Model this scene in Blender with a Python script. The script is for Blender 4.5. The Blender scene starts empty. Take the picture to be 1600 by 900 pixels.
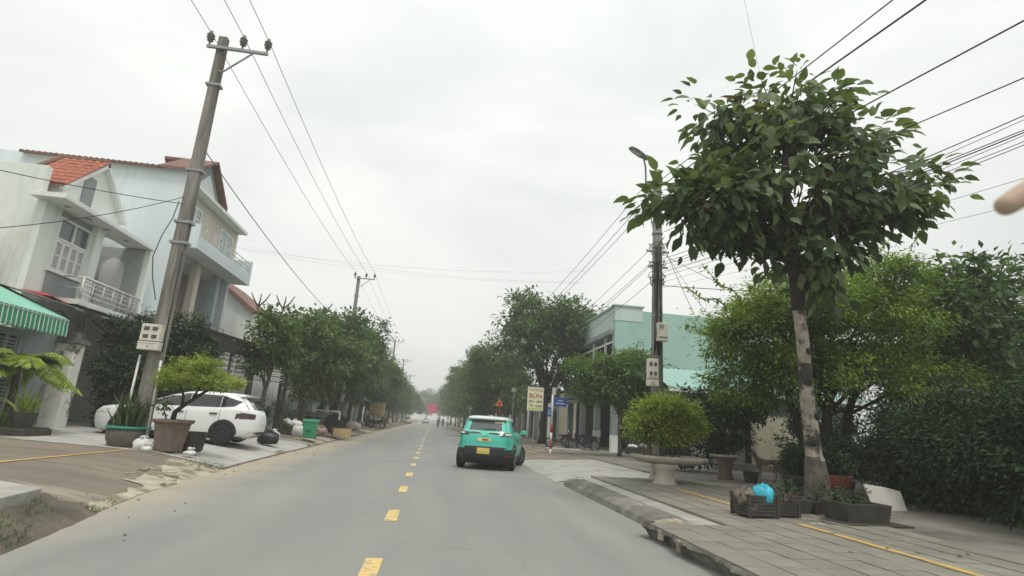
import bpy, bmesh, math, random
import numpy as np
from mathutils import Vector, Matrix
R = math.radians
SC = bpy.context.scene
COL = SC.collection
PI = math.pi

# ------------------------------------------------------------------ camera
CAM_H = 1.42
_p, _y, _r, _f = 0.23931, 0.122985, 0.0655962, 871.11     # pitch, yaw, roll, focal length in px of a 1600 px wide frame
cy_, sy_, cp_, sp_ = math.cos(_y), math.sin(_y), math.cos(_p), math.sin(_p)
fw = Vector((sy_*cp_, cy_*cp_, sp_)); rt = Vector((cy_, -sy_, 0)); up = rt.cross(fw)
rt2 = rt*math.cos(_r) + up*math.sin(_r); up2 = -rt*math.sin(_r) + up*math.cos(_r)
cam = bpy.data.cameras.new("camera"); camo = bpy.data.objects.new("camera", cam); COL.objects.link(camo)
mw = Matrix((rt2, up2, -fw)).transposed().to_4x4(); mw.translation = (0, 0, CAM_H)
camo.matrix_world = mw
cam.sensor_width = 36; cam.lens = 36*_f/1600; cam.clip_start = 0.02; cam.clip_end = 6000
cam.dof.use_dof = True; cam.dof.focus_distance = 18.0; cam.dof.aperture_fstop = cam.lens/3.0    # 3 mm wide opening of a phone lens
SC.camera = camo

# ------------------------------------------------------------------ sky, sun, exposure
SUN_EL, SUN_AZ = R(66), R(165)          # azimuth from +Y towards +X
w = bpy.data.worlds.new("World"); SC.world = w; w.use_nodes = True
nt = w.node_tree; nt.nodes.clear(); N = nt.nodes.new; L = nt.links.new
out = N('ShaderNodeOutputWorld'); sky = N('ShaderNodeTexSky'); sky.sky_type = 'NISHITA'; sky.sun_disc = False
sky.sun_elevation = SUN_EL; sky.sun_rotation = SUN_AZ; sky.dust_density = 4
bg1 = N('ShaderNodeBackground'); bg1.inputs[1].default_value = 0.08; L(sky.outputs[0], bg1.inputs[0])
tc = N('ShaderNodeTexCoord'); mp = N('ShaderNodeMapping'); mp.inputs['Scale'].default_value = (1.0, 1.0, 2.4)
L(tc.outputs['Generated'], mp.inputs[0])
nz = N('ShaderNodeTexNoise'); nz.inputs['Scale'].default_value = 1.7; nz.inputs['Detail'].default_value = 5; nz.inputs['Roughness'].default_value = .5
nz.inputs['Distortion'].default_value = .5
L(mp.outputs[0], nz.inputs[0])
cr = N('ShaderNodeValToRGB'); cr.color_ramp.elements[0].position = .33; cr.color_ramp.elements[1].position = .66
cr.color_ramp.elements[0].color = (.69, .72, .695, 1); cr.color_ramp.elements[1].color = (.90, .91, .87, 1)
L(nz.outputs[0], cr.inputs[0])
sx = N('ShaderNodeSeparateXYZ'); L(tc.outputs['Generated'], sx.inputs[0])
mr = N('ShaderNodeMapRange'); mr.inputs['From Min'].default_value = 0; mr.inputs['From Max'].default_value = 1
mr.inputs['To Min'].default_value = .84; mr.inputs['To Max'].default_value = 1.32; L(sx.outputs['Z'], mr.inputs['Value'])
vm = N('ShaderNodeVectorMath'); vm.operation = 'SCALE'; L(cr.outputs[0], vm.inputs[0]); L(mr.outputs[0], vm.inputs['Scale'])
bg2 = N('ShaderNodeBackground'); bg2.inputs[1].default_value = 1.0; L(vm.outputs[0], bg2.inputs[0])
mx = N('ShaderNodeMixShader'); mx.inputs[0].default_value = .93; L(bg1.outputs[0], mx.inputs[1]); L(bg2.outputs[0], mx.inputs[2])
L(mx.outputs[0], out.inputs[0])
sun = bpy.data.lights.new("sun", 'SUN'); sun.energy = 1.5; sun.angle = R(16); sun.color = (1, .96, .9)
suno = bpy.data.objects.new("sun", sun); COL.objects.link(suno)
sd = Vector((math.sin(SUN_AZ)*math.cos(SUN_EL), math.cos(SUN_AZ)*math.cos(SUN_EL), math.sin(SUN_EL)))
suno.rotation_euler = sd.to_track_quat('Z', 'Y').to_euler(); suno.location = (0, 0, 40)
vs = SC.view_settings; vs.view_transform = 'Standard'; vs.look = 'None'; vs.exposure = 0.22; vs.gamma = 1; vs.use_curve_mapping = False
SC.cycles.use_denoising = True
SC.cycles.max_bounces = 6; SC.cycles.diffuse_bounces = 3; SC.cycles.glossy_bounces = 2; SC.cycles.transmission_bounces = 3
SC.cycles.transparent_max_bounces = 6; SC.cycles.volume_bounces = 1; SC.cycles.caustics_reflective = False; SC.cycles.caustics_refractive = False

# ------------------------------------------------------------------ helpers
rng = np.random.default_rng(7); random.seed(7)
def wl(o):
    v = Vector((0, 0, 0))
    while o is not None:
        v += o.location; o = o.parent
    return v
def tag(o, label=None, cat=None, group=None, kind=None):
    if label: o['label'] = label
    if cat: o['category'] = cat
    if group: o['group'] = group
    if kind: o['kind'] = kind
    return o
def thing(name, label, cat, loc=(0, 0, 0), group=None, rz=0):
    o = bpy.data.objects.new(name, None); COL.objects.link(o); o.location = loc; o.empty_display_size = .2
    o.rotation_euler.z = rz
    return tag(o, label, cat, group)
def children(o): return [c for c in bpy.data.objects if c.parent is o]
def copy_tree(o, parent=None, loc=None, rz=None, sc=None, label=None):
    c = o.copy(); COL.objects.link(c); c.parent = parent
    if loc is not None: c.location = loc
    if rz is not None: c.rotation_euler.z = rz
    if sc is not None: c.scale = (sc, sc, sc) if isinstance(sc, (int, float)) else sc
    if label: c['label'] = label
    for ch in list(o.children): copy_tree(ch, c)
    return c
def link(o, parent=None):
    COL.objects.link(o)
    if parent is not None: o.parent = parent
    return o
class MB:
    def __init__(s): s.v = []; s.f = []; s.mi = []
    def add(s, vs, fs, mi=0):
        b = len(s.v); s.v += [tuple(map(float, q)) for q in vs]; s.f += [tuple(b+i for i in q) for q in fs]; s.mi += [mi]*len(fs); return s
    def box(s, c, d, rz=0, mi=0, rx=0, ry=0):
        m = Matrix.Rotation(rz, 3, 'Z') @ Matrix.Rotation(ry, 3, 'Y') @ Matrix.Rotation(rx, 3, 'X'); c = Vector(c)
        vs = [c + m @ Vector((x*d[0]/2, y*d[1]/2, z*d[2]/2)) for x in (-1, 1) for y in (-1, 1) for z in (-1, 1)]
        return s.add(vs, [(0, 1, 3, 2), (4, 6, 7, 5), (0, 4, 5, 1), (2, 3, 7, 6), (0, 2, 6, 4), (1, 5, 7, 3)], mi)
    def bb(s, a, b, mi=0):
        return s.box([(a[i]+b[i])/2 for i in range(3)], [abs(b[i]-a[i]) for i in range(3)], 0, mi)
    def tube(s, pts, rad, n=8, cap=True, mi=0):
        pts = [Vector(p) for p in pts]; k = len(pts)
        if not hasattr(rad, '__len__'): rad = [rad]*k
        vs = []; fs = []; ref = None
        for i, p in enumerate(pts):
            t = (pts[min(i+1, k-1)] - pts[max(i-1, 0)]).normalized()
            if ref is None: ref = Vector((1, 0, 0)) if abs(t.x) < .8 else Vector((0, 1, 0))
            a = (ref - t*ref.dot(t)).normalized(); b = t.cross(a); ref = a
            for j in range(n):
                q = 2*PI*j/n; vs.append(p + (a*math.cos(q) + b*math.sin(q))*rad[i])
        for i in range(k-1):
            for j in range(n):
                fs.append((i*n+j, i*n+(j+1) % n, (i+1)*n+(j+1) % n, (i+1)*n+j))
        if cap: fs += [tuple(range(n-1, -1, -1)), tuple((k-1)*n+j for j in range(n))]
        return s.add(vs, fs, mi)
    def lathe(s, prof, c=(0, 0, 0), n=20, axis='Z', mi=0, rnd=0):
        vs = []; fs = []; k = len(prof)
        for r, z in prof:
            for j in range(n):
                q = 2*PI*j/n; x, y = r*math.cos(q), r*math.sin(q)
                if rnd: x += random.uniform(-rnd, rnd); y += random.uniform(-rnd, rnd)
                p = (x, y, z) if axis == 'Z' else ((z, x, y) if axis == 'X' else (x, z, y))
                vs.append((p[0]+c[0], p[1]+c[1], p[2]+c[2]))
        for i in range(k-1):
            for j in range(n): fs.append((i*n+j, i*n+(j+1) % n, (i+1)*n+(j+1) % n, (i+1)*n+j))
        if prof[0][0] > 1e-6: fs.append(tuple(range(n-1, -1, -1)))
        if prof[-1][0] > 1e-6: fs.append(tuple((k-1)*n+j for j in range(n)))
        return s.add(vs, fs, mi)
    def prism(s, poly, a, b, axis='Y', mi=0):
        k = len(poly)
        def P(u, v, t): return (u, t, v) if axis == 'Y' else ((t, u, v) if axis == 'X' else (u, v, t))
        vs = [P(u, v, a) for u, v in poly] + [P(u, v, b) for u, v in poly]
        fs = [tuple(range(k)), tuple(range(2*k-1, k-1, -1))] + [(i, k+i, k+(i+1) % k, (i+1) % k) for i in range(k)]
        return s.add(vs, fs, mi)
    def build(s, name, mats, parent=None, smooth=False, bevel=0, sub=0, world=True):
        if not isinstance(mats, (list, tuple)): mats = [mats]
        o0 = wl(parent) if (parent is not None and world) else Vector((0, 0, 0))
        me = bpy.data.meshes.new(name)
        me.from_pydata([(x-o0.x, y-o0.y, z-o0.z) for x, y, z in s.v], [], s.f)
        for m in mats: me.materials.append(m)
        if len(mats) > 1: me.polygons.foreach_set('material_index', s.mi)
        bm = bmesh.new(); bm.from_mesh(me); bmesh.ops.recalc_face_normals(bm, faces=bm.faces); bm.to_mesh(me); bm.free()
        if smooth: me.polygons.foreach_set('use_smooth', [True]*len(me.polygons))
        me.update()
        o = link(bpy.data.objects.new(name, me), parent)
        if bevel:
            b = o.modifiers.new('bevel', 'BEVEL'); b.width = bevel; b.segments = 2; b.limit_method = 'ANGLE'; b.angle_limit = R(40)
        if sub:
            b = o.modifiers.new('sub', 'SUBSURF'); b.levels = sub; b.render_levels = sub
        return o
def B1(a, b): return MB().bb(a, b)
def shared(name, me, parent, loc, rot=(0, 0, 0), sc=(1, 1, 1)):
    o = link(bpy.data.objects.new(name, me), parent); o.location = Vector(loc) - (wl(parent) if parent else Vector()); o.rotation_euler = rot; o.scale = sc
    return o
def skinfig(name, joints, edges, mat_, parent=None, sub=1):
    me = bpy.data.meshes.new(name); keys = list(joints); o0 = wl(parent) if parent is not None else Vector()
    me.from_pydata([Vector(joints[k][:3])-o0 for k in keys], [(keys.index(a), keys.index(b)) for a, b in edges], [])
    me.materials.append(mat_)
    o = link(bpy.data.objects.new(name, me), parent)
    m = o.modifiers.new('skin', 'SKIN')
    sv = me.skin_vertices[0].data
    for i, k in enumerate(keys):
        r = joints[k][3]; sv[i].radius = (r, r) if not isinstance(r, tuple) else r
    sv[0].use_root = True
    m.use_smooth_shade = True
    b = o.modifiers.new('sub', 'SUBSURF'); b.levels = sub; b.render_levels = sub
    return o
def text(s, name, size, mat_, parent, loc, rot, ext=.002, align='CENTER', sx=1.0):
    c = bpy.data.curves.new(name, 'FONT'); c.body = s; c.size = size; c.extrude = ext; c.align_x = align; c.align_y = 'CENTER'; c.offset = size*.012
    c.materials.append(mat_)
    tmp = bpy.data.objects.new(name, c); COL.objects.link(tmp); bpy.context.view_layer.update()
    me = bpy.data.meshes.new_from_object(tmp.evaluated_get(bpy.context.evaluated_depsgraph_get())); bpy.data.objects.remove(tmp)
    o = link(bpy.data.objects.new(name, me), parent); o.location = Vector(loc) - (wl(parent) if parent else Vector()); o.rotation_euler = rot; o.scale = (sx, 1, 1)
    return o
def each(name, boxes, m, parent, bevel=0):
    return [MB().bb(a, b).build(name, m, parent, bevel=bevel) for a, b in boxes]

# ------------------------------------------------------------------ materials
def mat(name, col, rough=.75, col2=None, ns=3.0, det=5, lo=.35, hi=.65, spec=.3, metal=0, bump=0, bs=None, coat=0, stain=None, ss=.6, slo=.55, shi=.7, stretch=None):
    m = bpy.data.materials.new(name); m.use_nodes = True; t = m.node_tree; b = t.nodes['Principled BSDF']; Nn = t.nodes.new; Ll = t.links.new
    b.inputs['Roughness'].default_value = rough; b.inputs['Metallic'].default_value = metal; b.inputs['Specular IOR Level'].default_value = spec
    if coat: b.inputs['Coat Weight'].default_value = coat; b.inputs['Coat Roughness'].default_value = .08
    g = Nn('ShaderNodeNewGeometry'); vec = g.outputs['Position']
    if stretch:
        mpn = Nn('ShaderNodeMapping'); mpn.inputs['Scale'].default_value = stretch; Ll(vec, mpn.inputs[0]); vec = mpn.outputs[0]
    if col2 is None: col2 = tuple(c*.82 for c in col)
    n1 = Nn('ShaderNodeTexNoise'); n1.inputs['Scale'].default_value = ns; n1.inputs['Detail'].default_value = det; n1.inputs['Roughness'].default_value = .6; Ll(vec, n1.inputs[0])
    r = Nn('ShaderNodeValToRGB'); r.color_ramp.elements[0].position = lo; r.color_ramp.elements[1].position = hi
    r.color_ramp.elements[0].color = (*col2, 1); r.color_ramp.elements[1].color = (*col, 1); Ll(n1.outputs[0], r.inputs[0])
    c = r.outputs[0]
    if stain:
        n2 = Nn('ShaderNodeTexNoise'); n2.inputs['Scale'].default_value = ss; n2.inputs['Detail'].default_value = 7; n2.inputs['Roughness'].default_value = .65; Ll(vec, n2.inputs[0])
        r2 = Nn('ShaderNodeMapRange'); r2.inputs[1].default_value = slo; r2.inputs[2].default_value = shi; Ll(n2.outputs[0], r2.inputs[0])
        mxn = Nn('ShaderNodeMix'); mxn.data_type = 'RGBA'; mxn.inputs[7].default_value = (*stain, 1); Ll(r2.outputs[0], mxn.inputs[0]); Ll(c, mxn.inputs[6]); c = mxn.outputs[2]
    Ll(c, b.inputs['Base Color'])
    if bump:
        n3 = Nn('ShaderNodeTexNoise'); n3.inputs['Scale'].default_value = bs or ns*8; n3.inputs['Detail'].default_value = 4; Ll(g.outputs['Position'], n3.inputs[0])
        bp = Nn('ShaderNodeBump'); bp.inputs['Strength'].default_value = bump; bp.inputs['Distance'].default_value = .02; Ll(n3.outputs[0], bp.inputs['Height']); Ll(bp.outputs[0], b.inputs['Normal'])
    return m
def leafmat(name, dark, light, trans=.25, odd=None, rough=.5):
    m = bpy.data.materials.new(name); m.use_nodes = True; t = m.node_tree; b = t.nodes['Principled BSDF']; Nn = t.nodes.new; Ll = t.links.new
    a = Nn('ShaderNodeAttribute'); a.attribute_name = 'tone'
    r = Nn('ShaderNodeValToRGB'); e = r.color_ramp.elements; e[0].position = .0; e[0].color = (*dark, 1); e[1].position = .86 if odd else 1; e[1].color = (*light, 1)
    if odd: q = e.new(.97); q.color = (*odd, 1)
    Ll(a.outputs['Fac'], r.inputs[0]); Ll(r.outputs[0], b.inputs['Base Color'])
    b.inputs['Roughness'].default_value = rough; b.inputs['Specular IOR Level'].default_value = .3
    tr = Nn('ShaderNodeBsdfTranslucent'); mxs = Nn('ShaderNodeMixShader'); mxs.inputs[0].default_value = trans
    hs = Nn('ShaderNodeMix'); hs.data_type = 'RGBA'; hs.blend_type = 'MULTIPLY'; hs.inputs[0].default_value = 1; hs.inputs[7].default_value = (1.5, 1.6, .7, 1)
    Ll(r.outputs[0], hs.inputs[6]); Ll(hs.outputs[2], tr.inputs[0])
    Ll(b.outputs[0], mxs.inputs[1]); Ll(tr.outputs[0], mxs.inputs[2]); Ll(mxs.outputs[0], t.nodes['Material Output'].inputs[0])
    return m
M = {}
M['concrete'] = mat('concrete', (.40, .39, .355), .9, (.30, .29, .26), 2.5, bump=.3, bs=40, stain=(.19, .175, .15), ss=.5)
M['drive'] = mat('driveway concrete', (.45, .44, .41), .9, (.36, .35, .32), 1.2, bump=.2, bs=40, stain=(.24, .225, .2), ss=.45)
M['apron'] = mat('dusty apron', (.23, .195, .15), .95, (.155, .135, .11), .9, bump=.4, bs=30, stain=(.34, .30, .24), ss=.7, stretch=(.5, 1.6, 1))
M['dirt'] = mat('dirt', (.15, .13, .10), .95, (.08, .07, .055), 2.2, bump=.8, bs=18, stain=(.07, .10, .04), ss=1.5)
M['broken'] = mat('broken concrete', (.46, .42, .33), .95, (.33, .29, .22), 3, bump=.6, bs=12, stain=(.20, .18, .13), ss=1.6, slo=.48, shi=.6)
M['kerb'] = mat('kerb concrete', (.24, .23, .20), .9, (.12, .115, .10), 2.0, bump=.5, bs=22, stain=(.07, .065, .055), ss=.9)
M['yellow'] = mat('yellow line paint', (.58, .38, .10), .75, (.44, .30, .10), 4, stain=(.27, .24, .17), ss=7, slo=.54, shi=.68)
M['pole'] = mat('pole concrete', (.28, .27, .245), .9, (.20, .19, .17), 2.5, bump=.25, bs=50, stain=(.11, .10, .085), ss=1.1, slo=.46, shi=.62, stretch=(3, 3, .35))
M['steel'] = mat('galvanised steel', (.35, .36, .36), .55, metal=.4)
M['darksteel'] = mat('dark steel', (.05, .05, .05), .5)
M['insul'] = mat('porcelain', (.16, .14, .13), .35)
M['wire'] = mat('black cable', (.025, .025, .027), .6)
M['paleblue'] = mat('pale blue render', (.66, .73, .74), .9, (.61, .68, .69), .8, stain=(.45, .50, .50), ss=.35, stretch=(1, 1, .25))
M['whitewall'] = mat('white render', (.78, .82, .77), .9, (.72, .76, .715), 1, stain=(.49, .51, .46), ss=.6, stretch=(1.2, 1.2, .22))
M['greywall'] = mat('grey render', (.30, .33, .33), .9, (.25, .275, .28), 1)
M['white'] = mat('white paint', (.78, .79, .77), .6, (.72, .73, .71), 3)
M['cream'] = mat('cream render', (.62, .58, .50), .9, (.55, .51, .44), 1, stain=(.40, .37, .32), ss=.6, stretch=(1, 1, .3))
M['bluetrim'] = mat('blue render', (.38, .50, .55), .85)
M['brownwood'] = mat('brown wood', (.16, .085, .06), .5, (.10, .055, .04), 4, stretch=(6, 6, .6))
M['redtile'] = mat('red roof tile', (.42, .14, .085), .75, (.30, .10, .065), 5, stain=(.20, .10, .07), ss=3)
M['browntile'] = mat('brown roof tile', (.23, .125, .10), .8, (.165, .09, .075), 4, stain=(.13, .09, .07), ss=2)
M['glass'] = mat('dull window glass', (.10, .125, .125), .15, spec=.6)
M['greenglass'] = mat('green pane', (.25, .36, .35), .15, spec=.6)
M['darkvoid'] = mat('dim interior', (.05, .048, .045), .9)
M['rail'] = mat('pale rail', (.66, .66, .64), .4, metal=.2)
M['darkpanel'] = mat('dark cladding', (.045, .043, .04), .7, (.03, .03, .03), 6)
M['tin'] = mat('corrugated tin', (.33, .36, .35), .6, (.24, .26, .26), 1.5, metal=.2, stain=(.26, .17, .11), ss=1)
M['greenstripe'] = mat('green awning cloth', (.03, .27, .15), .75, (.025, .21, .12), 2)
M['whitestripe'] = mat('white awning cloth', (.68, .72, .66), .8)
M['mint'] = mat('mint tarpaulin', (.26, .55, .42), .7, (.20, .46, .35), 2)
M['redtarp'] = mat('red tarpaulin', (.40, .07, .06), .7)
M['pillarw'] = mat('flaking white pillar', (.78, .76, .70), .9, (.68, .66, .60), 3, stain=(.13, .12, .10), ss=1.7, slo=.56, shi=.64)
M['gate'] = mat('grey gate', (.27, .30, .31), .6, (.21, .235, .24), 4)
M['teal'] = mat('teal render', (.38, .57, .51), .9, (.34, .52, .465), .9, stain=(.29, .46, .41), ss=.5, stretch=(1, 1, .3))
M['ltteal'] = mat('pale teal render', (.55, .65, .62), .9, (.49, .59, .56), 1)
M['tealtin'] = mat('teal tin', (.30, .48, .43), .7)
M['clay'] = mat('terracotta', (.20, .15, .12), .9, (.14, .11, .09), 4, bump=.3, bs=30, stain=(.11, .09, .075), ss=2)
M['darkpot'] = mat('dark planter', (.07, .065, .055), .9, (.045, .042, .038), 4, bump=.3)
M['stonepot'] = mat('cast stone', (.50, .46, .38), .9, (.38, .34, .28), 3, bump=.3, bs=30, stain=(.21, .19, .15), ss=1.5)
M['greypot'] = mat('grey bowl', (.15, .14, .125), .85, (.10, .095, .085), 3)
M['greenrim'] = mat('green rim', (.05, .36, .24), .5)
M['bark'] = mat('bark', (.14, .115, .09), .95, (.07, .06, .05), 5, bump=.7, bs=25, stretch=(4, 4, .8))
M['palebark'] = mat('pale peeling bark', (.42, .38, .32), .95, (.25, .22, .18), 4, bump=.5, bs=20, stain=(.05, .047, .038), ss=2.6, slo=.46, shi=.56)
M['darkbark'] = mat('dark bark', (.045, .038, .03), .95, (.025, .022, .02), 5, bump=.7, bs=25)
M['soil'] = mat('soil', (.06, .045, .03), .95)
M['plasticw'] = mat('white plastic', (.68, .68, .66), .35, (.60, .60, .58), 8, bump=.3, bs=25)
M['plasticb'] = mat('black plastic', (.02, .02, .022), .3, bump=.5, bs=20)
M['plasticblue'] = mat('turquoise plastic bag', (.06, .46, .60), .3, (.03, .33, .47), 6, bump=.6, bs=18)
M['sack'] = mat('sackcloth', (.22, .19, .15), .95, (.13, .11, .085), 6, bump=.5)
M['bin'] = mat('green bin plastic', (.05, .36, .19), .45)
M['boxw'] = mat('cream meter box', (.66, .64, .56), .6, (.60, .58, .50), 4, stain=(.42, .38, .30), ss=3)
M['paintwhite'] = mat('white car paint', (.80, .81, .80), .3, (.79, .80, .79), 2, coat=.6, spec=.5)
M['painttaxi'] = mat('turquoise car paint', (.07, .52, .41), .3, (.07, .51, .40), 2, coat=.6, spec=.5)
M['cladding'] = mat('black cladding', (.035, .037, .038), .6)
M['carglass'] = mat('tinted car glass', (.02, .023, .025), .05, (.018, .02, .022), spec=.8)
M['rearglass'] = mat('rear screen', (.075, .09, .088), .06, spec=.8)
M['tyre'] = mat('tyre rubber', (.022, .022, .022), .85)
M['rim'] = mat('dark alloy rim', (.06, .06, .062), .35, metal=.7)
M['taillight'] = mat('smoked tail lamp', (.05, .018, .02), .1, spec=.8)
M['lampwhite'] = mat('clear lamp', (.7, .68, .66), .1, spec=.8)
M['chrome'] = mat('chrome', (.7, .7, .7), .15, metal=1)
M['plateyellow'] = mat('yellow plate', (.75, .55, .16), .5)
M['platewhite'] = mat('white plate', (.75, .75, .72), .5)
M['sticker'] = mat('pale sticker', (.72, .68, .30), .5)
M['ink'] = mat('dark print', (.08, .06, .05), .7)
M['redink'] = mat('red print', (.42, .06, .05), .7)
M['paleredink'] = mat('faded red print', (.62, .30, .25), .7)
M['signcream'] = mat('cream sign', (.74, .73, .52), .6, (.70, .69, .46), 2)
M['signblue'] = mat('blue sign', (.04, .15, .55), .45)
M['signred'] = mat('red paint', (.50, .035, .03), .5)
M['signorange'] = mat('warning orange', (.75, .20, .06), .5)
M['banner'] = mat('crimson cloth', (.70, .03, .13), .8)
M['tanbox'] = mat('tan box', (.40, .29, .13), .7, (.32, .23, .10), 3)
M['crate'] = mat('raw timber', (.60, .45, .24), .85, (.46, .33, .17), 6)
M['greycloth'] = mat('grey cloth', (.16, .17, .18), .9)
M['bluecloth'] = mat('blue cloth', (.06, .09, .18), .9)
M['skin'] = mat('skin', (.48, .36, .27), .6, (.45, .33, .25), 8)
M['fur'] = mat('tan fur', (.30, .24, .18), .9, (.22, .17, .125), 6)
M['board'] = mat('white board', (.62, .60, .55), .8, (.56, .54, .49), 3)
M['redpot'] = mat('red plastic', (.30, .10, .07), .6)
M['grass'] = leafmat('grass blades', (.045, .08, .02), (.10, .16, .04), .2)
M['teak'] = leafmat('teak leaf', (.048, .085, .042), (.18, .24, .10), .28, odd=(.12, .085, .05))
M['pinnate'] = leafmat('pinnate leaf', (.042, .088, .02), (.33, .44, .08), .32)
M['street'] = leafmat('street tree leaf', (.040, .082, .033), (.135, .20, .075), .30)
M['street2'] = leafmat('lighter street tree leaf', (.055, .10, .03), (.16, .22, .07), .3)
M['hedge'] = leafmat('dark hedge leaf', (.018, .042, .018), (.050, .090, .036), .12, rough=.7)
M['yellowgreen'] = leafmat('yellow green leaf', (.12, .18, .03), (.38, .44, .10), .38)
M['bougain'] = leafmat('vine leaf', (.045, .10, .025), (.19, .29, .07), .3)
M['palm'] = leafmat('palm frond', (.09, .15, .03), (.33, .42, .09), .35)
M['snake'] = leafmat('sword leaf', (.03, .055, .02), (.10, .13, .05), .1)

# road: grey asphalt, dry sand drifted along the kerbs
def roadmat():
    m = bpy.data.materials.new('asphalt road'); m.use_nodes = True; t = m.node_tree; b = t.nodes['Principled BSDF']; Nn = t.nodes.new; Ll = t.links.new
    g = Nn('ShaderNodeNewGeometry'); P = g.outputs['Position']
    def noise(s, d=5, v=P, ro=.6):
        n = Nn('ShaderNodeTexNoise'); n.inputs['Scale'].default_value = s; n.inputs['Detail'].default_value = d; n.inputs['Roughness'].default_value = ro; Ll(v, n.inputs[0]); return n.outputs[0]
    def rng_(v, a, b_, c=0, d=1):
        r = Nn('ShaderNodeMapRange'); r.inputs[1].default_value = a; r.inputs[2].default_value = b_; r.inputs[3].default_value = c; r.inputs[4].default_value = d; Ll(v, r.inputs[0]); return r.outputs[0]
    def mix(f, a, b_):
        q = Nn('ShaderNodeMix'); q.data_type = 'RGBA'
        for v, i in ((f, 0), (a, 6), (b_, 7)):
            if hasattr(v, 'links') : Ll(v, q.inputs[i])
            else: q.inputs[i].default_value = v if i == 0 else (*v, 1)
        return q.outputs[2]
    def math_(op, a, b_):
        q = Nn('ShaderNodeMath'); q.operation = op
        for v, i in ((a, 0), (b_, 1)):
            if hasattr(v, 'links'): Ll(v, q.inputs[i])
            else: q.inputs[i].default_value = v
        return q.outputs[0]
    mpn = Nn('ShaderNodeMapping'); mpn.inputs['Scale'].default_value = (1, .18, 1); Ll(P, mpn.inputs[0])
    c = mix(rng_(noise(.9, 6, mpn.outputs[0]), .3, .7), (.19, .197, .186), (.265, .272, .255))
    c = mix(rng_(noise(60, 2), .3, .75, 0, .55), c, (.29, .29, .27))
    c = mix(rng_(noise(.35, 6), .62, .72, 0, .55), c, (.13, .135, .13))
    s = Nn('ShaderNodeSeparateXYZ'); Ll(P, s.inputs[0])
    for x0 in (-3.3, -1.7, .5, 2.1):
        d_ = math_('ABSOLUTE', math_('ADD', s.outputs[0], math_('ADD', -x0, math_('MULTIPLY', math_('SUBTRACT', noise(.25, 3), .5), .5))), 0)
        c = mix(math_('MULTIPLY', rng_(d_, .5, .1, 0, .32), rng_(noise(1.1, 5, mpn.outputs[0]), .3, .7)), c, (.165, .17, .16))
    vo = Nn('ShaderNodeTexVoronoi'); vo.feature = 'DISTANCE_TO_EDGE'; vo.inputs['Scale'].default_value = .55
    wv_ = Nn('ShaderNodeVectorMath'); wv_.operation = 'ADD'; n4 = Nn('ShaderNodeTexNoise'); n4.inputs['Scale'].default_value = 1.6; n4.inputs['Detail'].default_value = 6; Ll(P, n4.inputs[0]); Ll(P, wv_.inputs[0]); Ll(n4.outputs['Color'], wv_.inputs[1]); Ll(wv_.outputs[0], vo.inputs['Vector'])
    c = mix(math_('MULTIPLY', rng_(vo.outputs['Distance'], .010, .002, 0, .3), rng_(noise(.22, 3), .5, .62)), c, (.07, .07, .066))
    c = mix(rng_(noise(3.1, 4), .70, .76, 0, .5), c, (.11, .11, .10))
    xx = math_('ADD', s.outputs[0], math_('MULTIPLY', math_('SUBTRACT', noise(.55, 6), .5), 2.6))
    sand = rng_(xx, -3.15, -4.5, 0, .88)
    c = mix(sand, c, mix(rng_(noise(2.2, 6), .3, .7), (.36, .305, .225), (.44, .385, .295)))
    sr = rng_(math_('ADD', s.outputs[0], math_('MULTIPLY', math_('SUBTRACT', noise(.8, 6), .5), 1.4)), 2.9, 3.7, 0, .5)
    c = mix(sr, c, (.27, .245, .2))
    Ll(c, b.inputs['Base Color']); b.inputs['Roughness'].default_value = .82; b.inputs['Specular IOR Level'].default_value = .3
    bp = Nn('ShaderNodeBump'); bp.inputs['Strength'].default_value = .35; bp.inputs['Distance'].default_value = .01; Ll(noise(70, 3), bp.inputs['Height']); Ll(bp.outputs[0], b.inputs['Normal'])
    return m
M['road'] = roadmat()

# ------------------------------------------------------------------ the ground
def edge_left(y): return float(np.interp(y, [0, 6, 8, 10, 16, 23, 38, 400], [-3.2, -3.72, -4.05, -4.35, -4.65, -4.75, -4.85, -4.9]))
def gl(x, y): return float(np.interp(edge_left(y) - x, [0, .35, 1.6, 3.4, 7.5, 60], [-.02, .07, .27, .35, .5, .6]))
def gr(x, y=0): return float(np.interp(x, [3.4, 6, 12, 60], [.17, .2, .32, .5]))
def gdrive(x, y=0): return float(np.interp(x, [3.3, 4.2, 6.5, 12, 60], [-.02, .07, .19, .3, .5]))
def sheet(name, ys, x0, x1, nx, h, m, off=0, parent=None, kind='structure', jit=0):
    mb = MB(); vs = []; k = len(ys)
    for i, y in enumerate(ys):
        a, b = x0(y), x1(y)
        for j in range(nx+1):
            x = a + (b-a)*j/nx
            jx = jit*random.uniform(-1, 1) if j in (0, nx) else 0; jy = jit*random.uniform(-1, 1) if i in (0, k-1) else 0
            vs.append((x+jx, y+jy, h(x, y)+off))
    fs = [(i*(nx+1)+j, i*(nx+1)+j+1, (i+1)*(nx+1)+j+1, (i+1)*(nx+1)+j) for i in range(k-1) for j in range(nx)]
    mb.add(vs, fs); o = mb.build(name, m, parent, smooth=True)
    if kind and parent is None: o['kind'] = kind
    return o
def fr(a, b, s): return list(np.arange(a, b+1e-6, s))
g = MB().add([(-2500, -2500, -.12), (2500, -2500, -.12), (2500, 2500, -.12), (-2500, 2500, -.12)], [(0, 1, 2, 3)]).build('ground', M['dirt']); g['kind'] = 'structure'
road = MB().add([(-5.4, -30, 0), (4.6, -30, 0), (4.6, 420, 0), (-5.4, 420, 0)], [(0, 1, 2, 3)]).build('road', M['road']); road['kind'] = 'structure'
ldm = mat('lane paint', (.70, .49, .17), .7, (.58, .43, .19), 6, stain=(.29, .28, .23), ss=9, slo=.51, shi=.66)
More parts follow.
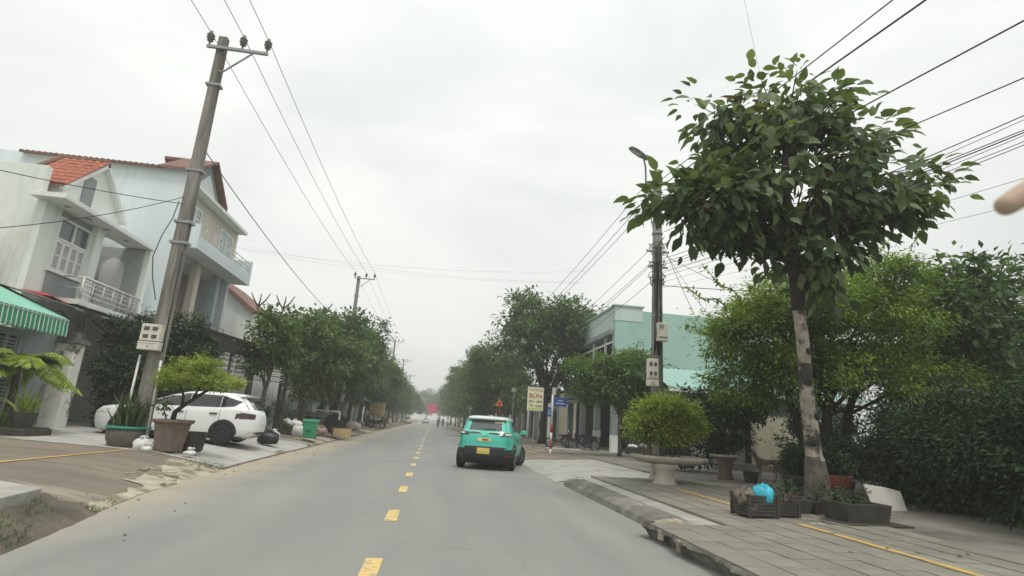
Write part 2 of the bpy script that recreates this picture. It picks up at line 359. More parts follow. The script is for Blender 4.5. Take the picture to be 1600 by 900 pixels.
ldw = mat('worn pale lane paint', (.66, .60, .44), .7, (.5, .46, .36), 6)
for k in range(34):
    y = 5.35 + 3.16*k
    for_m = ldm if k < 8 else ldw
    a = random.uniform(-.012, .012)
    MB().add([(-.53+a, y, .004), (-.37-a, y+a, .004), (-.365, y+.98, .004), (-.535, y+.97+a, .004)], [(0, 1, 2, 3)]).build('lane_dash', for_m, road)
ysL = fr(-10, 30, 1) + fr(32, 120, 4) + [140, 180, 240, 320, 420]
pl = sheet('pavement_left', ysL, edge_left, lambda y: -60, 26, gl, M['apron'])
# finer front strip so that the profile is followed
sheet('footpath_left', ysL, lambda y: edge_left(y)+.02, lambda y: edge_left(y)-9, 30, gl, M['apron'], .004)
dv = sheet('driveway_left', [14.25, 14.6, 15, 16, 17, 18, 19, 20, 21, 22, 23, 24, 25, 25.8], lambda y: edge_left(y)-.12, lambda y: -13 if y > 15 else -9.5, 24, gl, M['drive'], .012, jit=.05)
sheet('driveway_kerb_strip', fr(13.6, 27, .6), lambda y: edge_left(y)+.02, lambda y: edge_left(y)-.12, 2, gl, M['dirt'], .012, jit=.03)
for (y0, y1, a, b) in ((26.4, 28.6, .1, 1.3), (29.0, 31.6, .15, 1.7), (33.0, 36.5, .1, 1.6), (38.5, 42, .2, 1.8), (46, 52, .1, 1.5)):
    sheet('pavement_slab', fr(y0, y1, .5), lambda y: edge_left(y)-a, lambda y: edge_left(y)-b, 5, gl, M['broken'], .02, jit=.08)
# broken cobbled patch beside the driveway
bs_ = sheet('broken_slab', [10.5, 11, 11.6, 12.2, 12.8, 13.4, 14.0], lambda y: edge_left(y)-.02+.03*math.sin(y*5), lambda y: edge_left(y)-.55-.15*(y-10.5)+.08*math.sin(y*7), 6, gl, M['broken'], .016, jit=.07)
ck = MB()
for k in range(26):
    y = random.uniform(10.6, 14.0); x = edge_left(y) - random.uniform(.03, .8)
    s = random.uniform(.05, .16); ck.box((x, y, gl(x, y)+.02), (s, s*.8, .045), random.random()*3, rx=random.uniform(-.2, .2))
tag(ck.build('broken_chunks', M['broken'], bs_), kind='stuff')
st = sheet('kerb_strip', fr(7.9, 10.6, .3), lambda y: edge_left(y)-.02, lambda y: edge_left(y)-.22-.06*math.sin(y*9), 2, gl, M['broken'], .022, jit=.03)
# raised slab and its dirt bank at the near left
mb = MB(); pts = [(-4.35, -4), (-4.33, 6.7), (-4.45, 7.6), (-5.2, 8.05), (-9, 8.2), (-9, -4)]
mb.prism(pts, .05, .345, 'Z'); sl = mb.build('raised_slab', M['concrete'], bevel=.01); sl['kind'] = 'structure'
ys = fr(-4, 8.6, .25)
def bank_h(x, y):
    t = (edge_left(y)+.05 - x)/max(.1, edge_left(y)+.05+4.55)
    f = min(1, max(0, (8.7-y)/1.0))
    n = .025*math.sin(x*17+y*3.1)*math.sin(y*6.3) + .018*math.sin(y*15+x*9)
    return -.03 + (max(0, min(1, t))**.7)*.30*f + n*min(1, max(0, t*4))*f
bank = sheet('dirt_bank', ys, lambda y: edge_left(y)+.07, lambda y: -4.62 if y < 7.4 else -4.62-.4*(y-7.4), 10, bank_h, M['dirt'], .01, jit=.02)
# right side
kx = 3.45
tilem = [mat('paving tile '+str(i), c, .9, tuple(q*.8 for q in c), 3, bump=.25, bs=40, stain=(.19, .175, .15), ss=.8, slo=.5, shi=.72) for i, c in enumerate([(.25, .237, .195), (.235, .222, .182), (.26, .247, .203)])]
pr_ = sheet('pavement_right', fr(-6, 8.1, .6) + fr(8.3, 15.7, .5), lambda y: 3.2 if y < 8.2 else 3.8, lambda y: 40, 30, gr, M['concrete'])
sheet('yard_right', fr(-6, 40, 2), lambda y: 6.9, lambda y: 40, 20, gr, mat('dim yard paving', (.24, .22, .19), .9, (.16, .15, .13), 1.2, stain=(.10, .095, .08), ss=.7), .005)
kb = MB()
kys = fr(8.25, 14.6, .7) + [15.1, 15.5, 15.8]
prof = [(3.44, -.03), (3.50, .1), (3.62, .165), (3.95, .185), (3.95, .02)]
vs = []; fs = []
for i, y in enumerate(kys):
    c = 0 if y < 14.5 else .5*((y-14.5)/1.3)**2
    f = 1 if y < 14.8 else max(.25, 1-(y-14.8)/1.3)
    for (x, z) in prof: vs.append((x + c + random.uniform(-.012, .012), y, z*f + random.uniform(-.006, .006)))
for i in range(len(kys)-1):
    for j in range(4): fs.append((i*5+j, i*5+j+1, (i+1)*5+j+1, (i+1)*5+j))
fs += [(0, 1, 2, 3, 4), tuple(len(vs)-5+j for j in range(5))]
kb.add(vs, fs); kbo = kb.build('kerb_right', M['kerb']); kbo['kind'] = 'structure'
# tiles, each a piece of its own
TS = .4; tm = {}
for mi, mm in enumerate(tilem):
    b = MB().box((0, 0, 0), (TS-.007, TS-.007, .05)); o = b.build('paving_tile', mm, None, bevel=.006); tm[mi] = o.data; bpy.data.objects.remove(o)
cnt = 0
for iy in range(30):
    for ix in range(10):
        y = 3.4 + iy*TS; x = 3.33 + ix*TS
        if y > 8.0 and x < 4.2: continue
        if y < 4.6 and x > 6.2: continue
        if random.random() < .02: continue
        z = gr(x, y) + .012 + random.uniform(-.002, .003)
        o = shared('paving_tile', tm[random.choice([0, 0, 1, 2])], pr_, (x, y, z), (random.uniform(-.004, .004), random.uniform(-.004, .004), random.uniform(-.006, .006)))
        cnt += 1
# broken lip under the tiles
lp = MB(); vs = []; fs = []
lys = fr(1, 8.2, .05)
for y in lys:
    j = .035*math.sin(y*5.3)+.02*math.sin(y*13+1)+.012*math.sin(y*31)
    vs += [(3.12+j*.6, y, .205), (3.11+j, y, .15), (3.20+j*1.5, y, .11), (3.26+j, y, -.03), (3.5, y, -.03), (3.5, y, .19)]
for i in range(len(lys)-1):
    for q in range(5): fs.append((i*6+q, i*6+q+1, (i+1)*6+q+1, (i+1)*6+q))
fs += [tuple(range(6)), tuple(len(vs)-6+q for q in range(6))]
lp.add(vs, fs); lpo = lp.build('pavement_lip', M['kerb']); lpo['kind'] = 'structure'
lb = MB()
for (x, y, s, q) in ((3.55, 8.25, .42, .3), (3.32, 8.05, .3, 1.1), (3.8, 8.2, .26, .2), (3.18, 7.6, .14, .6), (3.12, 6.9, .12, .2)):
    lb.box((x, y, .13), (s, s*.6, .12), q, rx=.15, ry=-.12)
tag(lb.build('broken_kerb_pieces', M['broken'], lpo), kind='stuff')
sheet('side_drive', fr(15.5, 24.2, .7), lambda y: 3.45, lambda y: 13, 14, gdrive, M['concrete'], .004, jit=.06)
sheet('footpath_right', fr(23.6, 60, 1.4) + fr(64, 120, 8) + [160, 240, 420], lambda y: 3.75 if y < 40 else 3.6, lambda y: 30, 16, lambda x, y: gdrive(x+.2), M['apron'], .008, jit=.05)
kr2 = MB()
for k in range(40):
    y = 24.2 + k*2.0
    kr2.box((3.86+random.uniform(-.02, .02), y, .05), (.22, 1.9, .17), random.uniform(-.012, .012))
kr2o = kr2.build('kerb_far_right', M['concrete']); kr2o['kind'] = 'structure'
for (name, parent, x, segs, hh, mm) in (('yellow_line', pr_, 5.62, ((3, 7.55), (7.62, 8.35), (10.1, 12.6)), lambda x, y: gr(x, y)+.046, M['yellow']), ('yellow_line', pl, -6.78, ((2, 14.3),), lambda x, y: (.35 if y < 8.1 else gl(x, y)+.012), M['yellow']), ('yellow_line', pr_, 4.9, ((26.5, 31),), lambda x, y: gdrive(x+.2)+.03, M['yellow'])):
    for a, b in segs:
        yy = list(np.linspace(a, b, 14)); vs = []
        for y in yy: vs += [(x-.06+random.uniform(-.008, .008), y, hh(x, y)), (x+.06+random.uniform(-.008, .008), y, hh(x, y))]
        MB().add(vs, [(2*i, 2*i+1, 2*i+3, 2*i+2) for i in range(13)]).build(name, mm, parent)

# ------------------------------------------------------------------ plants
def leaves(name, P, D, S, T, m, parent=None, asp=.45, kind='diamond', r=rng):
    """one mesh of many leaves: P base points, D directions, S lengths, T tone"""
    P = np.asarray(P, float); n = len(P); D = D/np.linalg.norm(D, axis=1, keepdims=True)
    upv = np.array([0, 0, 1.]) + r.normal(0, .35, (n, 3))
    Wd = np.cross(D, upv); Wd /= np.linalg.norm(Wd, axis=1, keepdims=True)+1e-9
    Nn = np.cross(Wd, D); S = S[:, None]; o0 = np.array(wl(parent)) if parent is not None else np.zeros(3)
    if kind == 'diamond':
        V = np.stack([P, P + D*S*.45 + Wd*S*asp*.5 + Nn*S*.05, P + D*S - Nn*S*.14, P + D*S*.45 - Wd*S*asp*.5 + Nn*S*.05], 1)
        nv, F = 4, np.array([[0, 1, 2, 3]])
    else:
        a = asp
        def pt(t, s, dz): return P + D*S*t + Wd*S*s + Nn*S*dz
        V = np.stack([pt(0, 0, 0), pt(.30, 0, -.03), pt(.68, 0, -.09), pt(1.05, 0, -.26), pt(.16, a*.36, .03), pt(.42, a*.52, .02), pt(.78, a*.30, -.07), pt(.16, -a*.36, .03), pt(.42, -a*.52, .02), pt(.78, -a*.30, -.07)], 1)
        nv, F = 10, np.array([[0, 4, 5, 1], [1, 5, 6, 2], [0, 1, 8, 7], [1, 2, 9, 8]]); F3 = np.array([[2, 6, 3], [2, 3, 9]])
    V = (V - o0).reshape(-1, 3)
    me = bpy.data.meshes.new(name)
    me.vertices.add(len(V)); me.vertices.foreach_set('co', V.ravel())
    base = (np.arange(n)*nv)[:, None, None]
    lq = (F[None]+base).reshape(n, -1)
    if kind == 'diamond': loops = lq.ravel(); sizes = np.full(n, 4); tf = T
    else:
        lt = (F3[None]+base).reshape(n, -1); loops = np.concatenate([lq, lt], 1).ravel(); sizes = np.tile([4, 4, 4, 4, 3, 3], n); tf = np.repeat(T, 6)
    me.loops.add(len(loops)); me.loops.foreach_set('vertex_index', loops.astype(np.int32))
    me.polygons.add(len(sizes)); st_ = np.concatenate([[0], np.cumsum(sizes)[:-1]]); me.polygons.foreach_set('loop_start', st_.astype(np.int32))
    try: me.polygons.foreach_set('loop_total', sizes.astype(np.int32))
    except Exception: pass
    at = me.attributes.new('tone', 'FLOAT', 'FACE'); at.data.foreach_set('value', np.clip(tf, 0, 1).astype(np.float32))
    me.materials.append(m); me.update(calc_edges=True); me.validate()
    if kind != 'diamond': me.polygons.foreach_set('use_smooth', [True]*len(me.polygons))
    return link(bpy.data.objects.new(name, me), parent)
def clump_centres(blobs, k, r=rng, lo=.5):
    """blobs: (cx,cy,cz,rx,ry,rz) -> k centres spread mostly through the outer half of the blobs"""
    b = np.array(blobs, float); wgt = (b[:, 3]*b[:, 4]*b[:, 5])**.67; wgt /= wgt.sum()
    i = r.choice(len(b), k, p=wgt); d = r.normal(size=(k, 3)); d /= np.linalg.norm(d, axis=1, keepdims=True)
    q = lo + (1-lo)*r.random(k)**.6
    return b[i, :3] + d*b[i, 3:]*q[:, None], d
def crown(name, blobs, k, per, rc, ls, m, parent, asp=.45, droop=.35, lo=.5, r=rng, kind='diamond', flat=.7):
    C_, d = clump_centres(blobs, k, r, lo)
    n = k*per; ci = np.repeat(np.arange(k), per)
    sc = r.uniform(.6, 1.35, k)
    off = r.normal(0, 1, (n, 3))*np.array([1, 1, flat])*rc*.55*sc[ci][:, None]
    P = C_[ci] + off
    D = off/rc + d[ci]*.5 + r.normal(0, .5, (n, 3)); D[:, 2] -= droop
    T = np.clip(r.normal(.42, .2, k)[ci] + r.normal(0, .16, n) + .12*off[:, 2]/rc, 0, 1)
    o = leaves(name, P, D, ls*r.uniform(.6, 1.3, n), T, m, parent, asp, kind, r)
    return o, C_
def limbs(base, top, r0, r1, targets, n=7, wob=.06, r=rng, mb=None, mi=0, trunk_pts=6):
    """a tapered trunk from base to top with limbs that run on to the targets"""
    mb = mb or MB(); base, top = Vector(base), Vector(top); pts = []; rad = []
    for i in range(trunk_pts+1):
        t = i/trunk_pts; p = base.lerp(top, t)
        if 0 < i < trunk_pts: p += Vector((r.normal(0, wob), r.normal(0, wob), 0))
        pts.append(p); rad.append((r0+(r1-r0)*t)*(1.35 if i == 0 else 1)*r.uniform(.95, 1.06))
    mb.tube(pts, rad, n, mi=mi)
    for tg in targets:
        tg = Vector(tg); s = pts[int(r.integers(max(2, trunk_pts-2), trunk_pts+1))]
        mid = s.lerp(tg, .5) + Vector((r.normal(0, .12), r.normal(0, .12), .12*(tg-s).length))
        mb.tube([s, s.lerp(mid, .5)+Vector((0, 0, .03)), mid, tg], [r1*.62, r1*.5, r1*.36, r1*.12], 5, mi=mi)
    return mb

# ------------------------------------------------------------------ house A (left): white, red tiled gable, shuttered window, balcony
hA = thing('house', 'white two storey house with red tiled gable and shuttered window above the green awning', 'house', (-13, 22, .5))
X0 = -13.0
w_ = MB()
w_.bb((X0-11, 18.85, .4), (X0-.25, 19.1, 8.7))                       # side wall towards the camera
w_.bb((X0-11, 19.1, 8.3), (X0-1.5, 25.85, 8.55))                     # flat roof slab behind
w_.bb((X0-.25, 18.85, .4), (X0, 19.62, 7.5)); w_.bb((X0-.25, 21.32, .4), (X0, 21.75, 7.5))
w_.bb((X0-.25, 19.62, .4), (X0, 21.32, 5.42)); w_.bb((X0-.25, 19.62, 7.22), (X0, 21.32, 7.5))
w_.bb((X0-2.0, 21.75, .4), (X0-1.75, 25.6, 7.5))                     # back wall of the balcony recess
w_.bb((X0-1.75, 21.5, 4.6), (X0-.25, 21.75, 7.5))
w_.build('wall', M['whitewall'], hA, bevel=.01)
MB().bb((X0-2.0, 24.12, .4), (X0+.78, 24.32, 7.48)).build('side_wall', M['whitewall'], hA, bevel=.01)
each('grey_panel', (((X0+.003, 19.66, 4.62), (X0+.02, 21.30, 5.34)), ((X0+.003, 19.66, 7.24), (X0+.02, 21.30, 7.46))), M['greywall'], hA)
pil = MB().bb((X0+.01, 21.34, 4.6), (X0+.24, 21.78, 7.5)).build('pilaster', M['whitewall'], hA, bevel=.01)
# arched niche in the back wall of the balcony
arch = [(X0-.95, 4.62), (X0-.1, 4.62)] + [(X0-.525+.425*math.cos(a), 6.55+.45*math.sin(a)) for a in np.linspace(0, PI, 12)]
MB().prism(arch, 24.06, 24.105, 'Y').build('arched_panel', M['white'], hA)
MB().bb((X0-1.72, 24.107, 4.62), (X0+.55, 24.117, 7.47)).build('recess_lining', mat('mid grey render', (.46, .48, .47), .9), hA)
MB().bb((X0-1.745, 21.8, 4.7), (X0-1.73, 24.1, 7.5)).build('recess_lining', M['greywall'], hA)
win = MB().bb((X0-.05, 19.60, 5.42), (X0+.07, 19.68, 7.24)).bb((X0-.05, 21.27, 5.42), (X0+.07, 21.35, 7.24)).bb((X0-.05, 19.68, 7.17), (X0+.07, 21.27, 7.24)).bb((X0-.05, 19.55, 5.35), (X0+.10, 21.4, 5.42)).bb((X0-.05, 19.68, 6.46), (X0+.06, 21.27, 6.54)).bb((X0-.05, 20.44, 6.54), (X0+.05, 20.51, 7.17)).build('window', M['white'], hA, bevel=.006)
each('pane', (((X0-.03, 19.68, 6.54), (X0-.01, 20.44, 7.17)), ((X0-.03, 20.51, 6.54), (X0-.01, 21.27, 7.17))), M['glass'], win)
for k in range(4):
    y0 = 19.69 + k*.395
    sh = MB().bb((X0-.02, y0, 5.43), (X0+.045, y0+.05, 6.45)).bb((X0-.02, y0+.34, 5.43), (X0+.045, y0+.388, 6.45)).bb((X0-.02, y0+.05, 5.43), (X0+.045, y0+.34, 5.50)).bb((X0-.02, y0+.05, 6.37), (X0+.045, y0+.34, 6.45)).bb((X0-.02, y0+.05, 5.92), (X0+.045, y0+.34, 5.97))
    for q in range(11):
        z = 5.54 + q*.08
        if abs(z-5.945) > .05: sh.box((X0+.012, y0+.195, z), (.045, .29, .014), ry=.6)
    sh.bb((X0-.025, y0+.05, 5.50), (X0-.022, y0+.34, 6.37))
    sh.build('shutter', M['white'], hA)
# canopy slab with three round lights under it
MB().bb((X0-.25, 18.42, 7.5), (X0+.8, 24.34, 7.66)).build('canopy_slab', M['white'], hA, bevel=.012)
for y in (19.3, 20.5, 21.6, 23.0):
    MB().lathe([(.11, 7.485), (.11, 7.505)], (X0+.35, y, 0), 14).build('downlight', M['greywall'], hA)
# gable block with a tiled slope
gp = [(19.45, 7.66), (22.9, 7.66), (22.9, 8.35), (21.2, 9.82), (19.45, 8.35)]
MB().prism(gp, X0-1.35, X0-.02, 'X').build('gable', M['whitewall'], hA)
fr_ = MB()
for (a, b) in (((19.25, 8.22), (21.2, 9.92)), ((21.2, 9.92), (23.1, 8.22))):
    d = Vector((0, b[0]-a[0], b[1]-a[1])); nrm = Vector((0, -d.z, d.y)).normalized()*.13
    fr_.add([(x, p[0]+q*nrm.y, p[1]+q*nrm.z) for x in (X0-.06, X0+.16) for p in (a, b) for q in (-1, 0)], [(0, 1, 3, 2), (4, 6, 7, 5), (0, 4, 5, 1), (2, 3, 7, 6), (0, 2, 6, 4), (1, 5, 7, 3)])
fr_.build('gable_frame', M['white'], hA)
MB().bb((X0-.015, 20.35, 7.7), (X0+.03, 20.95, 9.1)).build('gable_niche', M['greywall'], hA)
rf = MB().add([(X0-1.42, 19.2, 8.20), (X0+.1, 19.2, 8.20), (X0+.1, 21.2, 9.95), (X0-1.42, 21.2, 9.95), (X0-1.42, 19.2, 8.14), (X0+.1, 19.2, 8.14), (X0+.1, 21.2, 9.89), (X0-1.42, 21.2, 9.89)], [(0, 1, 2, 3), (4, 5, 6, 7), (0, 1, 5, 4), (1, 2, 6, 5), (2, 3, 7, 6), (3, 0, 4, 7)]).add([(X0-1.42, 23.2, 8.20), (X0+.1, 23.2, 8.20), (X0+.1, 21.21, 9.95), (X0-1.42, 21.21, 9.95)], [(0, 1, 2, 3)]).build('roof', M['browntile'], hA)
sl_ = math.atan2(1.75, 2.0); Ls = math.hypot(1.75, 2.0)
tb = MB()
tb.add([(-.14, 0, 0), (-.07, 0, .035), (0, 0, .045), (.07, 0, .035), (.14, 0, 0), (-.14, .36, 0), (-.07, .36, .035), (0, .36, .045), (.07, .36, .035), (.14, .36, 0), (-.14, 0, -.02), (.14, 0, -.02)], [(0, 1, 6, 5), (1, 2, 7, 6), (2, 3, 8, 7), (3, 4, 9, 8), (0, 10, 11, 4, 3, 2, 1)])
to = tb.build('roof_tile', M['redtile']); tme = to.data; bpy.data.objects.remove(to)
for i in range(6):
    for j in range(8):
        s = j*.33 + .02
        shared('roof_tile', tme, rf, (X0-1.30+i*.268, 19.2+s*math.cos(sl_), 8.235+s*math.sin(sl_)+.012), (sl_-.06+random.uniform(-.02, .02), 0, random.uniform(-.02, .02)))
MB().tube([(X0-1.5, 21.2, 9.98), (X0+.14, 21.2, 9.98)], .09, 8).build('roof_ridge', M['browntile'], hA)
MB().tube([(X0-1.5, 19.15, 8.3), (X0-1.5, 21.2, 10.02)], .08, 6).build('verge', M['browntile'], hA)
# balcony
MB().bb((X0-1.75, 21.78, 4.42), (X0+.78, 24.12, 4.6)).bb((X0+.02, 20.3, 4.42), (X0+.78, 21.78, 4.6)).build('balcony_floor', M['white'], hA, bevel=.01)
bl = MB()
for y in np.linspace(20.4, 24.05, 7): bl.tube([(X0+.74, y, 4.6), (X0+.74, y, 5.38)], .04, 6)
for z in (4.78, 4.95, 5.12, 5.25): bl.tube([(X0+.74, 20.4, z), (X0+.74, 24.05, z)], .026, 5)
bl.tube([(X0+.74, 20.4, 5.38), (X0+.74, 24.1, 5.38)], .05, 8); bl.tube([(X0+.05, 20.4, 5.38), (X0+.74, 20.4, 5.38)], .03, 6); bl.tube([(X0+.05, 20.4, 5.0), (X0+.74, 20.4, 5.0)], .014, 5)
bl.build('balcony_railing', M['rail'], hA, smooth=True)
# lower lean-to roof with dark rusty sheets below the window
lt = thing('lean_to_roof', 'low dark sheet roof on poles running below the shuttered window', 'lean-to roof', (-12, 21, .4))
for k in range(14):
    y = 17.6 + k*.46
    MB().add([(X0+.05, y, 4.48), (X0+2.1, y, 3.98+.02*(k % 2)), (X0+2.1, y+.47, 3.98), (X0+.05, y+.47, 4.48+.02*(k % 2)), (X0+.05, y, 4.45), (X0+2.1, y, 3.94), (X0+2.1, y+.47, 3.94), (X0+.05, y+.47, 4.45)], [(0, 1, 2, 3), (4, 5, 6, 7), (0, 1, 5, 4), (1, 2, 6, 5), (2, 3, 7, 6), (3, 0, 4, 7)]).build('roof_sheet', M['tin' if k % 3 == 1 else 'darkpanel'], lt)
for y in (18.9, 20.6, 22.4, 23.9): MB().tube([(X0+2.0, y, gl(-11, y)), (X0+2.0, y, 3.95)], .045, 6).tube([(X0+1.2, y, 3.95), (X0+2.0, y, 3.4)], .025, 5).build('post', M['darksteel'], lt)
tag(MB().add([(X0+.1, 18.6, 4.50), (X0+.7, 18.7, 4.40), (X0+.75, 19.1, 4.42), (X0+.6, 19.8, 4.40), (X0+.5, 20.4, 4.42), (X0+.1, 20.5, 4.52), (X0+.2, 19.5, 4.60), (X0+.1, 18.6, 4.46), (X0+.7, 18.7, 4.3), (X0+.6, 19.8, 4.3), (X0+.1, 20.5, 4.47)], [(0, 1, 2, 6), (2, 3, 6), (3, 4, 6), (4, 5, 6), (5, 0, 6), (0, 1, 8, 7), (1, 2, 9, 8), (3, 4, 10, 9)]).build('tarpaulin', M['redtarp']), 'crumpled red tarpaulin lying on the low roof under the shuttered window', 'tarpaulin')

# ------------------------------------------------------------------ house B: tall pale blue side wall, balconies, brown tiled gable
hB = thing('house', 'tall pale blue three storey house with brown gable roof and jutting balcony', 'house', (-13, 30, .5))
XB = -12.6
MB().bb((XB-10, 26.5, .4), (XB, 26.75, 12.2)).build('side_wall', M['paleblue'], hB, bevel=.01)
MB().bb((XB-10, 33.75, .4), (XB, 34.0, 11.6)).build('side_wall', M['paleblue'], hB)
each('front_wall', (((XB-.25, 26.75, 8.62), (XB, 33.75, 11.45)), ((XB-.3, 26.75, .4), (XB-.05, 33.75, 4.55))), M['cream'], hB)
MB().bb((XB-2.2, 26.75, 4.6), (XB-1.9, 33.75, 8.5)).build('recess_wall', mat('dusty pink render', (.40, .31, .28), .9, (.33, .25, .23), 1), hB)
MB().bb((XB-10, 26.75, 4.55), (XB+.25, 33.75, 4.75)).bb((XB-10, 26.75, 8.4), (XB-.3, 33.75, 8.6)).build('floor_slab', M['whitewall'], hB)
MB().prism([(26.62, 11.62), (30.35, 11.62), (30.35, 11.8), (28.45, 13.35), (26.62, 12.1)], XB-1.6, XB+.12, 'X').build('gable', M['greywall'], hB)
MB().prism([(27.2, 11.75), (29.8, 11.75), (28.45, 12.85)], XB+.121, XB+.15, 'X').build('gable_panel', M['paleblue'], hB)
rb = MB()
rb.prism([(26.2, 12.06), (28.45, 12.62), (28.45, 12.72), (26.2, 12.16)], XB-7.2, XB-1.2, 'X').prism([(26.2, 12.08), (28.45, 13.48), (28.45, 13.62), (26.2, 12.2)], XB-1.21, XB+.45, 'X').prism([(28.452, 13.48), (30.6, 11.72), (30.6, 11.86), (28.452, 13.62)], XB-2.2, XB+.45, 'X')
rfB = rb.build('roof', M['browntile'], hB)
te = MB()
for k in range(25):
    x = XB-7.1 + k*.245
    te.tube([(x, 26.17, 12.14), (x, 27.6, 12.5)], .05, 6)
tag(te.build('tile_rolls', M['browntile'], rfB), kind='stuff')
MB().bb((XB-9, 30.35, 11.45), (XB-.02, 33.75, 11.62)).build('flat_roof', M['whitewall'], hB)
MB().bb((XB-.02, 26.6, 11.43), (XB+.55, 33.9, 11.6)).build('cornice', M['whitewall'], hB, bevel=.01)
for y0, y1, z0, z1 in ((27.3, 28.7, 8.75, 10.9), (31.3, 33.2, 8.75, 10.95)):
    wd = MB().bb((XB-.02, y0, z0), (XB+.05, y0+.1, z1)).bb((XB-.02, y1-.1, z0), (XB+.05, y1, z1)).bb((XB-.02, y0+.1, z1-.1), (XB+.05, y1-.1, z1)).bb((XB-.02, (y0+y1)/2-.05, z0), (XB+.045, (y0+y1)/2+.05, z1-.1)).bb((XB-.02, y0+.1, 10.3), (XB+.04, y1-.1, 10.37)).build('balcony_door', M['white'], hB)
    MB().bb((XB+.002, y0+.1, z0), (XB+.015, y1-.1, z1-.1)).build('pane', M['greenglass'], wd)
bp_ = MB(); XF = XB+1.05
bp_.bb((XB, 26.52, 8.42), (XF, 34.2, 8.62)); bp_.bb((XB, 26.52, 8.62), (XF, 26.66, 9.6)); bp_.bb((XF-.14, 26.66, 8.62), (XF, 34.06, 9.05)); bp_.bb((XB, 34.06, 8.62), (XF, 34.2, 9.9))
bp_.build('balcony', M['paleblue'], hB, bevel=.01)
rl = MB()
for z in (9.25, 9.45, 9.68): rl.tube([(XF-.07, 26.7, z), (XF-.07, 34.05, z)], .022, 6)
for y in np.linspace(27.4, 33.5, 7): rl.tube([(XF-.07, y, 9.05), (XF-.07, y, 9.68)], .022, 6)
rl.build('balcony_railing', M['rail'], hB, smooth=True)
MB().bb((XB-1.0, 26.75, 4.76), (XB-.82, 29.6, 8.4)).build('door_wall', mat('pinkish render', (.42, .34, .31), .9), hB)
# second floor: brown door, pale column, dark opening, blue pillar
dB = MB().bb((XB-.78, 27.6, 4.76), (XB-.70, 29.45, 7.3)).build('brown_door', M['brownwood'], hB)
for k in range(5): MB().lathe([(.10, 0), (.10, .03)], (XB-.70, 27.85+k*.34, 7.72), 10, 'X').build('fanlight', M['whitewall'], hB)
MB().bb((XB-.80, 27.6, 7.36), (XB-.72, 29.45, 8.1)).build('fanlight_panel', M['darkpanel'], hB)
MB().bb((XB-.35, 29.55, 4.75), (XB-.02, 30.05, 8.42)).build('column', M['cream'], hB, bevel=.01)
MB().bb((XB-.4, 32.35, 4.75), (XB-.02, 32.75, 8.42)).build('column', M['bluetrim'], hB, bevel=.01)
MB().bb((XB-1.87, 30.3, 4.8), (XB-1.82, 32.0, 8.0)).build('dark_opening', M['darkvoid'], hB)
rl = MB()
for z in (4.98, 5.2, 5.42, 5.65): rl.tube([(XB+.2, 27.0, z), (XB+.2, 34.0, z)], .022, 6)
for y in np.linspace(27.2, 33.9, 8): rl.tube([(XB+.2, y, 4.75), (XB+.2, y, 5.68)], .024, 6)
rl.build('lower_railing', mat('rusty rail', (.33, .20, .17), .6), hB, smooth=True)
tag(MB().lathe([(0, 4.76), (.16, 4.76), (.21, 5.12), (0, 5.12)], (XB+.02, 33.0, 0), 12).build('flower_pot', M['redpot']), 'small red flower pot behind the lower rail of the pale blue house', 'flower pot')
MB().add([(XB-.05, 24.0, 4.9), (-9.0, 23.4, 4.1), (-8.7, 26.4, 4.0), (XB-.05, 27.2, 4.8), (XB-.05, 24.0, 4.8), (-9.0, 23.4, 3.98), (-8.7, 26.4, 3.88), (XB-.05, 27.2, 4.7)], [(0, 1, 2, 3), (4, 5, 6, 7), (0, 1, 5, 4), (1, 2, 6, 5), (2, 3, 7, 6), (3, 0, 4, 7)]).build('porch_roof', mat('pale sheet roof', (.50, .52, .50), .7, (.40, .42, .41), 1, stain=(.3, .28, .25)), hB)
each('porch_post', (((-9.05, 24.6, .35), (-8.85, 24.8, 3.95)), ((-9.05, 26.0, .35), (-8.85, 26.2, 3.9))), M['whitewall'], hB)
MB().tube([(XB+.28, 26.42, 4.5), (XB+.28, 26.42, 6.4), (XB+.35, 26.3, 6.55)], .05, 8).build('downpipe', M['white'], hB)

# ------------------------------------------------------------------ house C: white gable end with red roof
hC = thing('house', 'white gable ended house with dull red roof beyond the pale blue house', 'house', (-12, 40, .5))
MB().prism([(-18, .4), (-8.6, .4), (-8.6, 5.9), (-12.0, 7.3), (-15, 9.5), (-18, 8.2)], 36.0, 36.25, 'Y').bb((-8.85, 36.25, .4), (-8.6, 44, 5.9)).build('wall', M['whitewall'], hC)
mb = MB()
mb.prism([(-15, 9.55), (-11.6, 7.05), (-11.4, 7.2), (-15, 9.85)], 35.7, 44, 'Y')
mb.add([(-11.8, 36.0, 7.3), (-8.2, 36.0, 6.05), (-8.2, 44.5, 6.05), (-11.8, 44.5, 7.3), (-11.8, 36.0, 7.15), (-8.2, 36.0, 5.9), (-8.2, 44.5, 5.9), (-11.8, 44.5, 7.15)], [(0, 1, 2, 3), (4, 5, 6, 7), (0, 1, 5, 4), (1, 2, 6, 5), (2, 3, 7, 6), (3, 0, 4, 7)])
mb.build('roof', M['browntile'], hC)
MB().bb((-8.6, 38, .5), (-8.55, 39.3, 2.9)).build('door', M['brownwood'], hC)
MB().bb((-8.6, 40.5, 1.4), (-8.55, 42.3, 2.9)).build('window', M['glass'], hC)

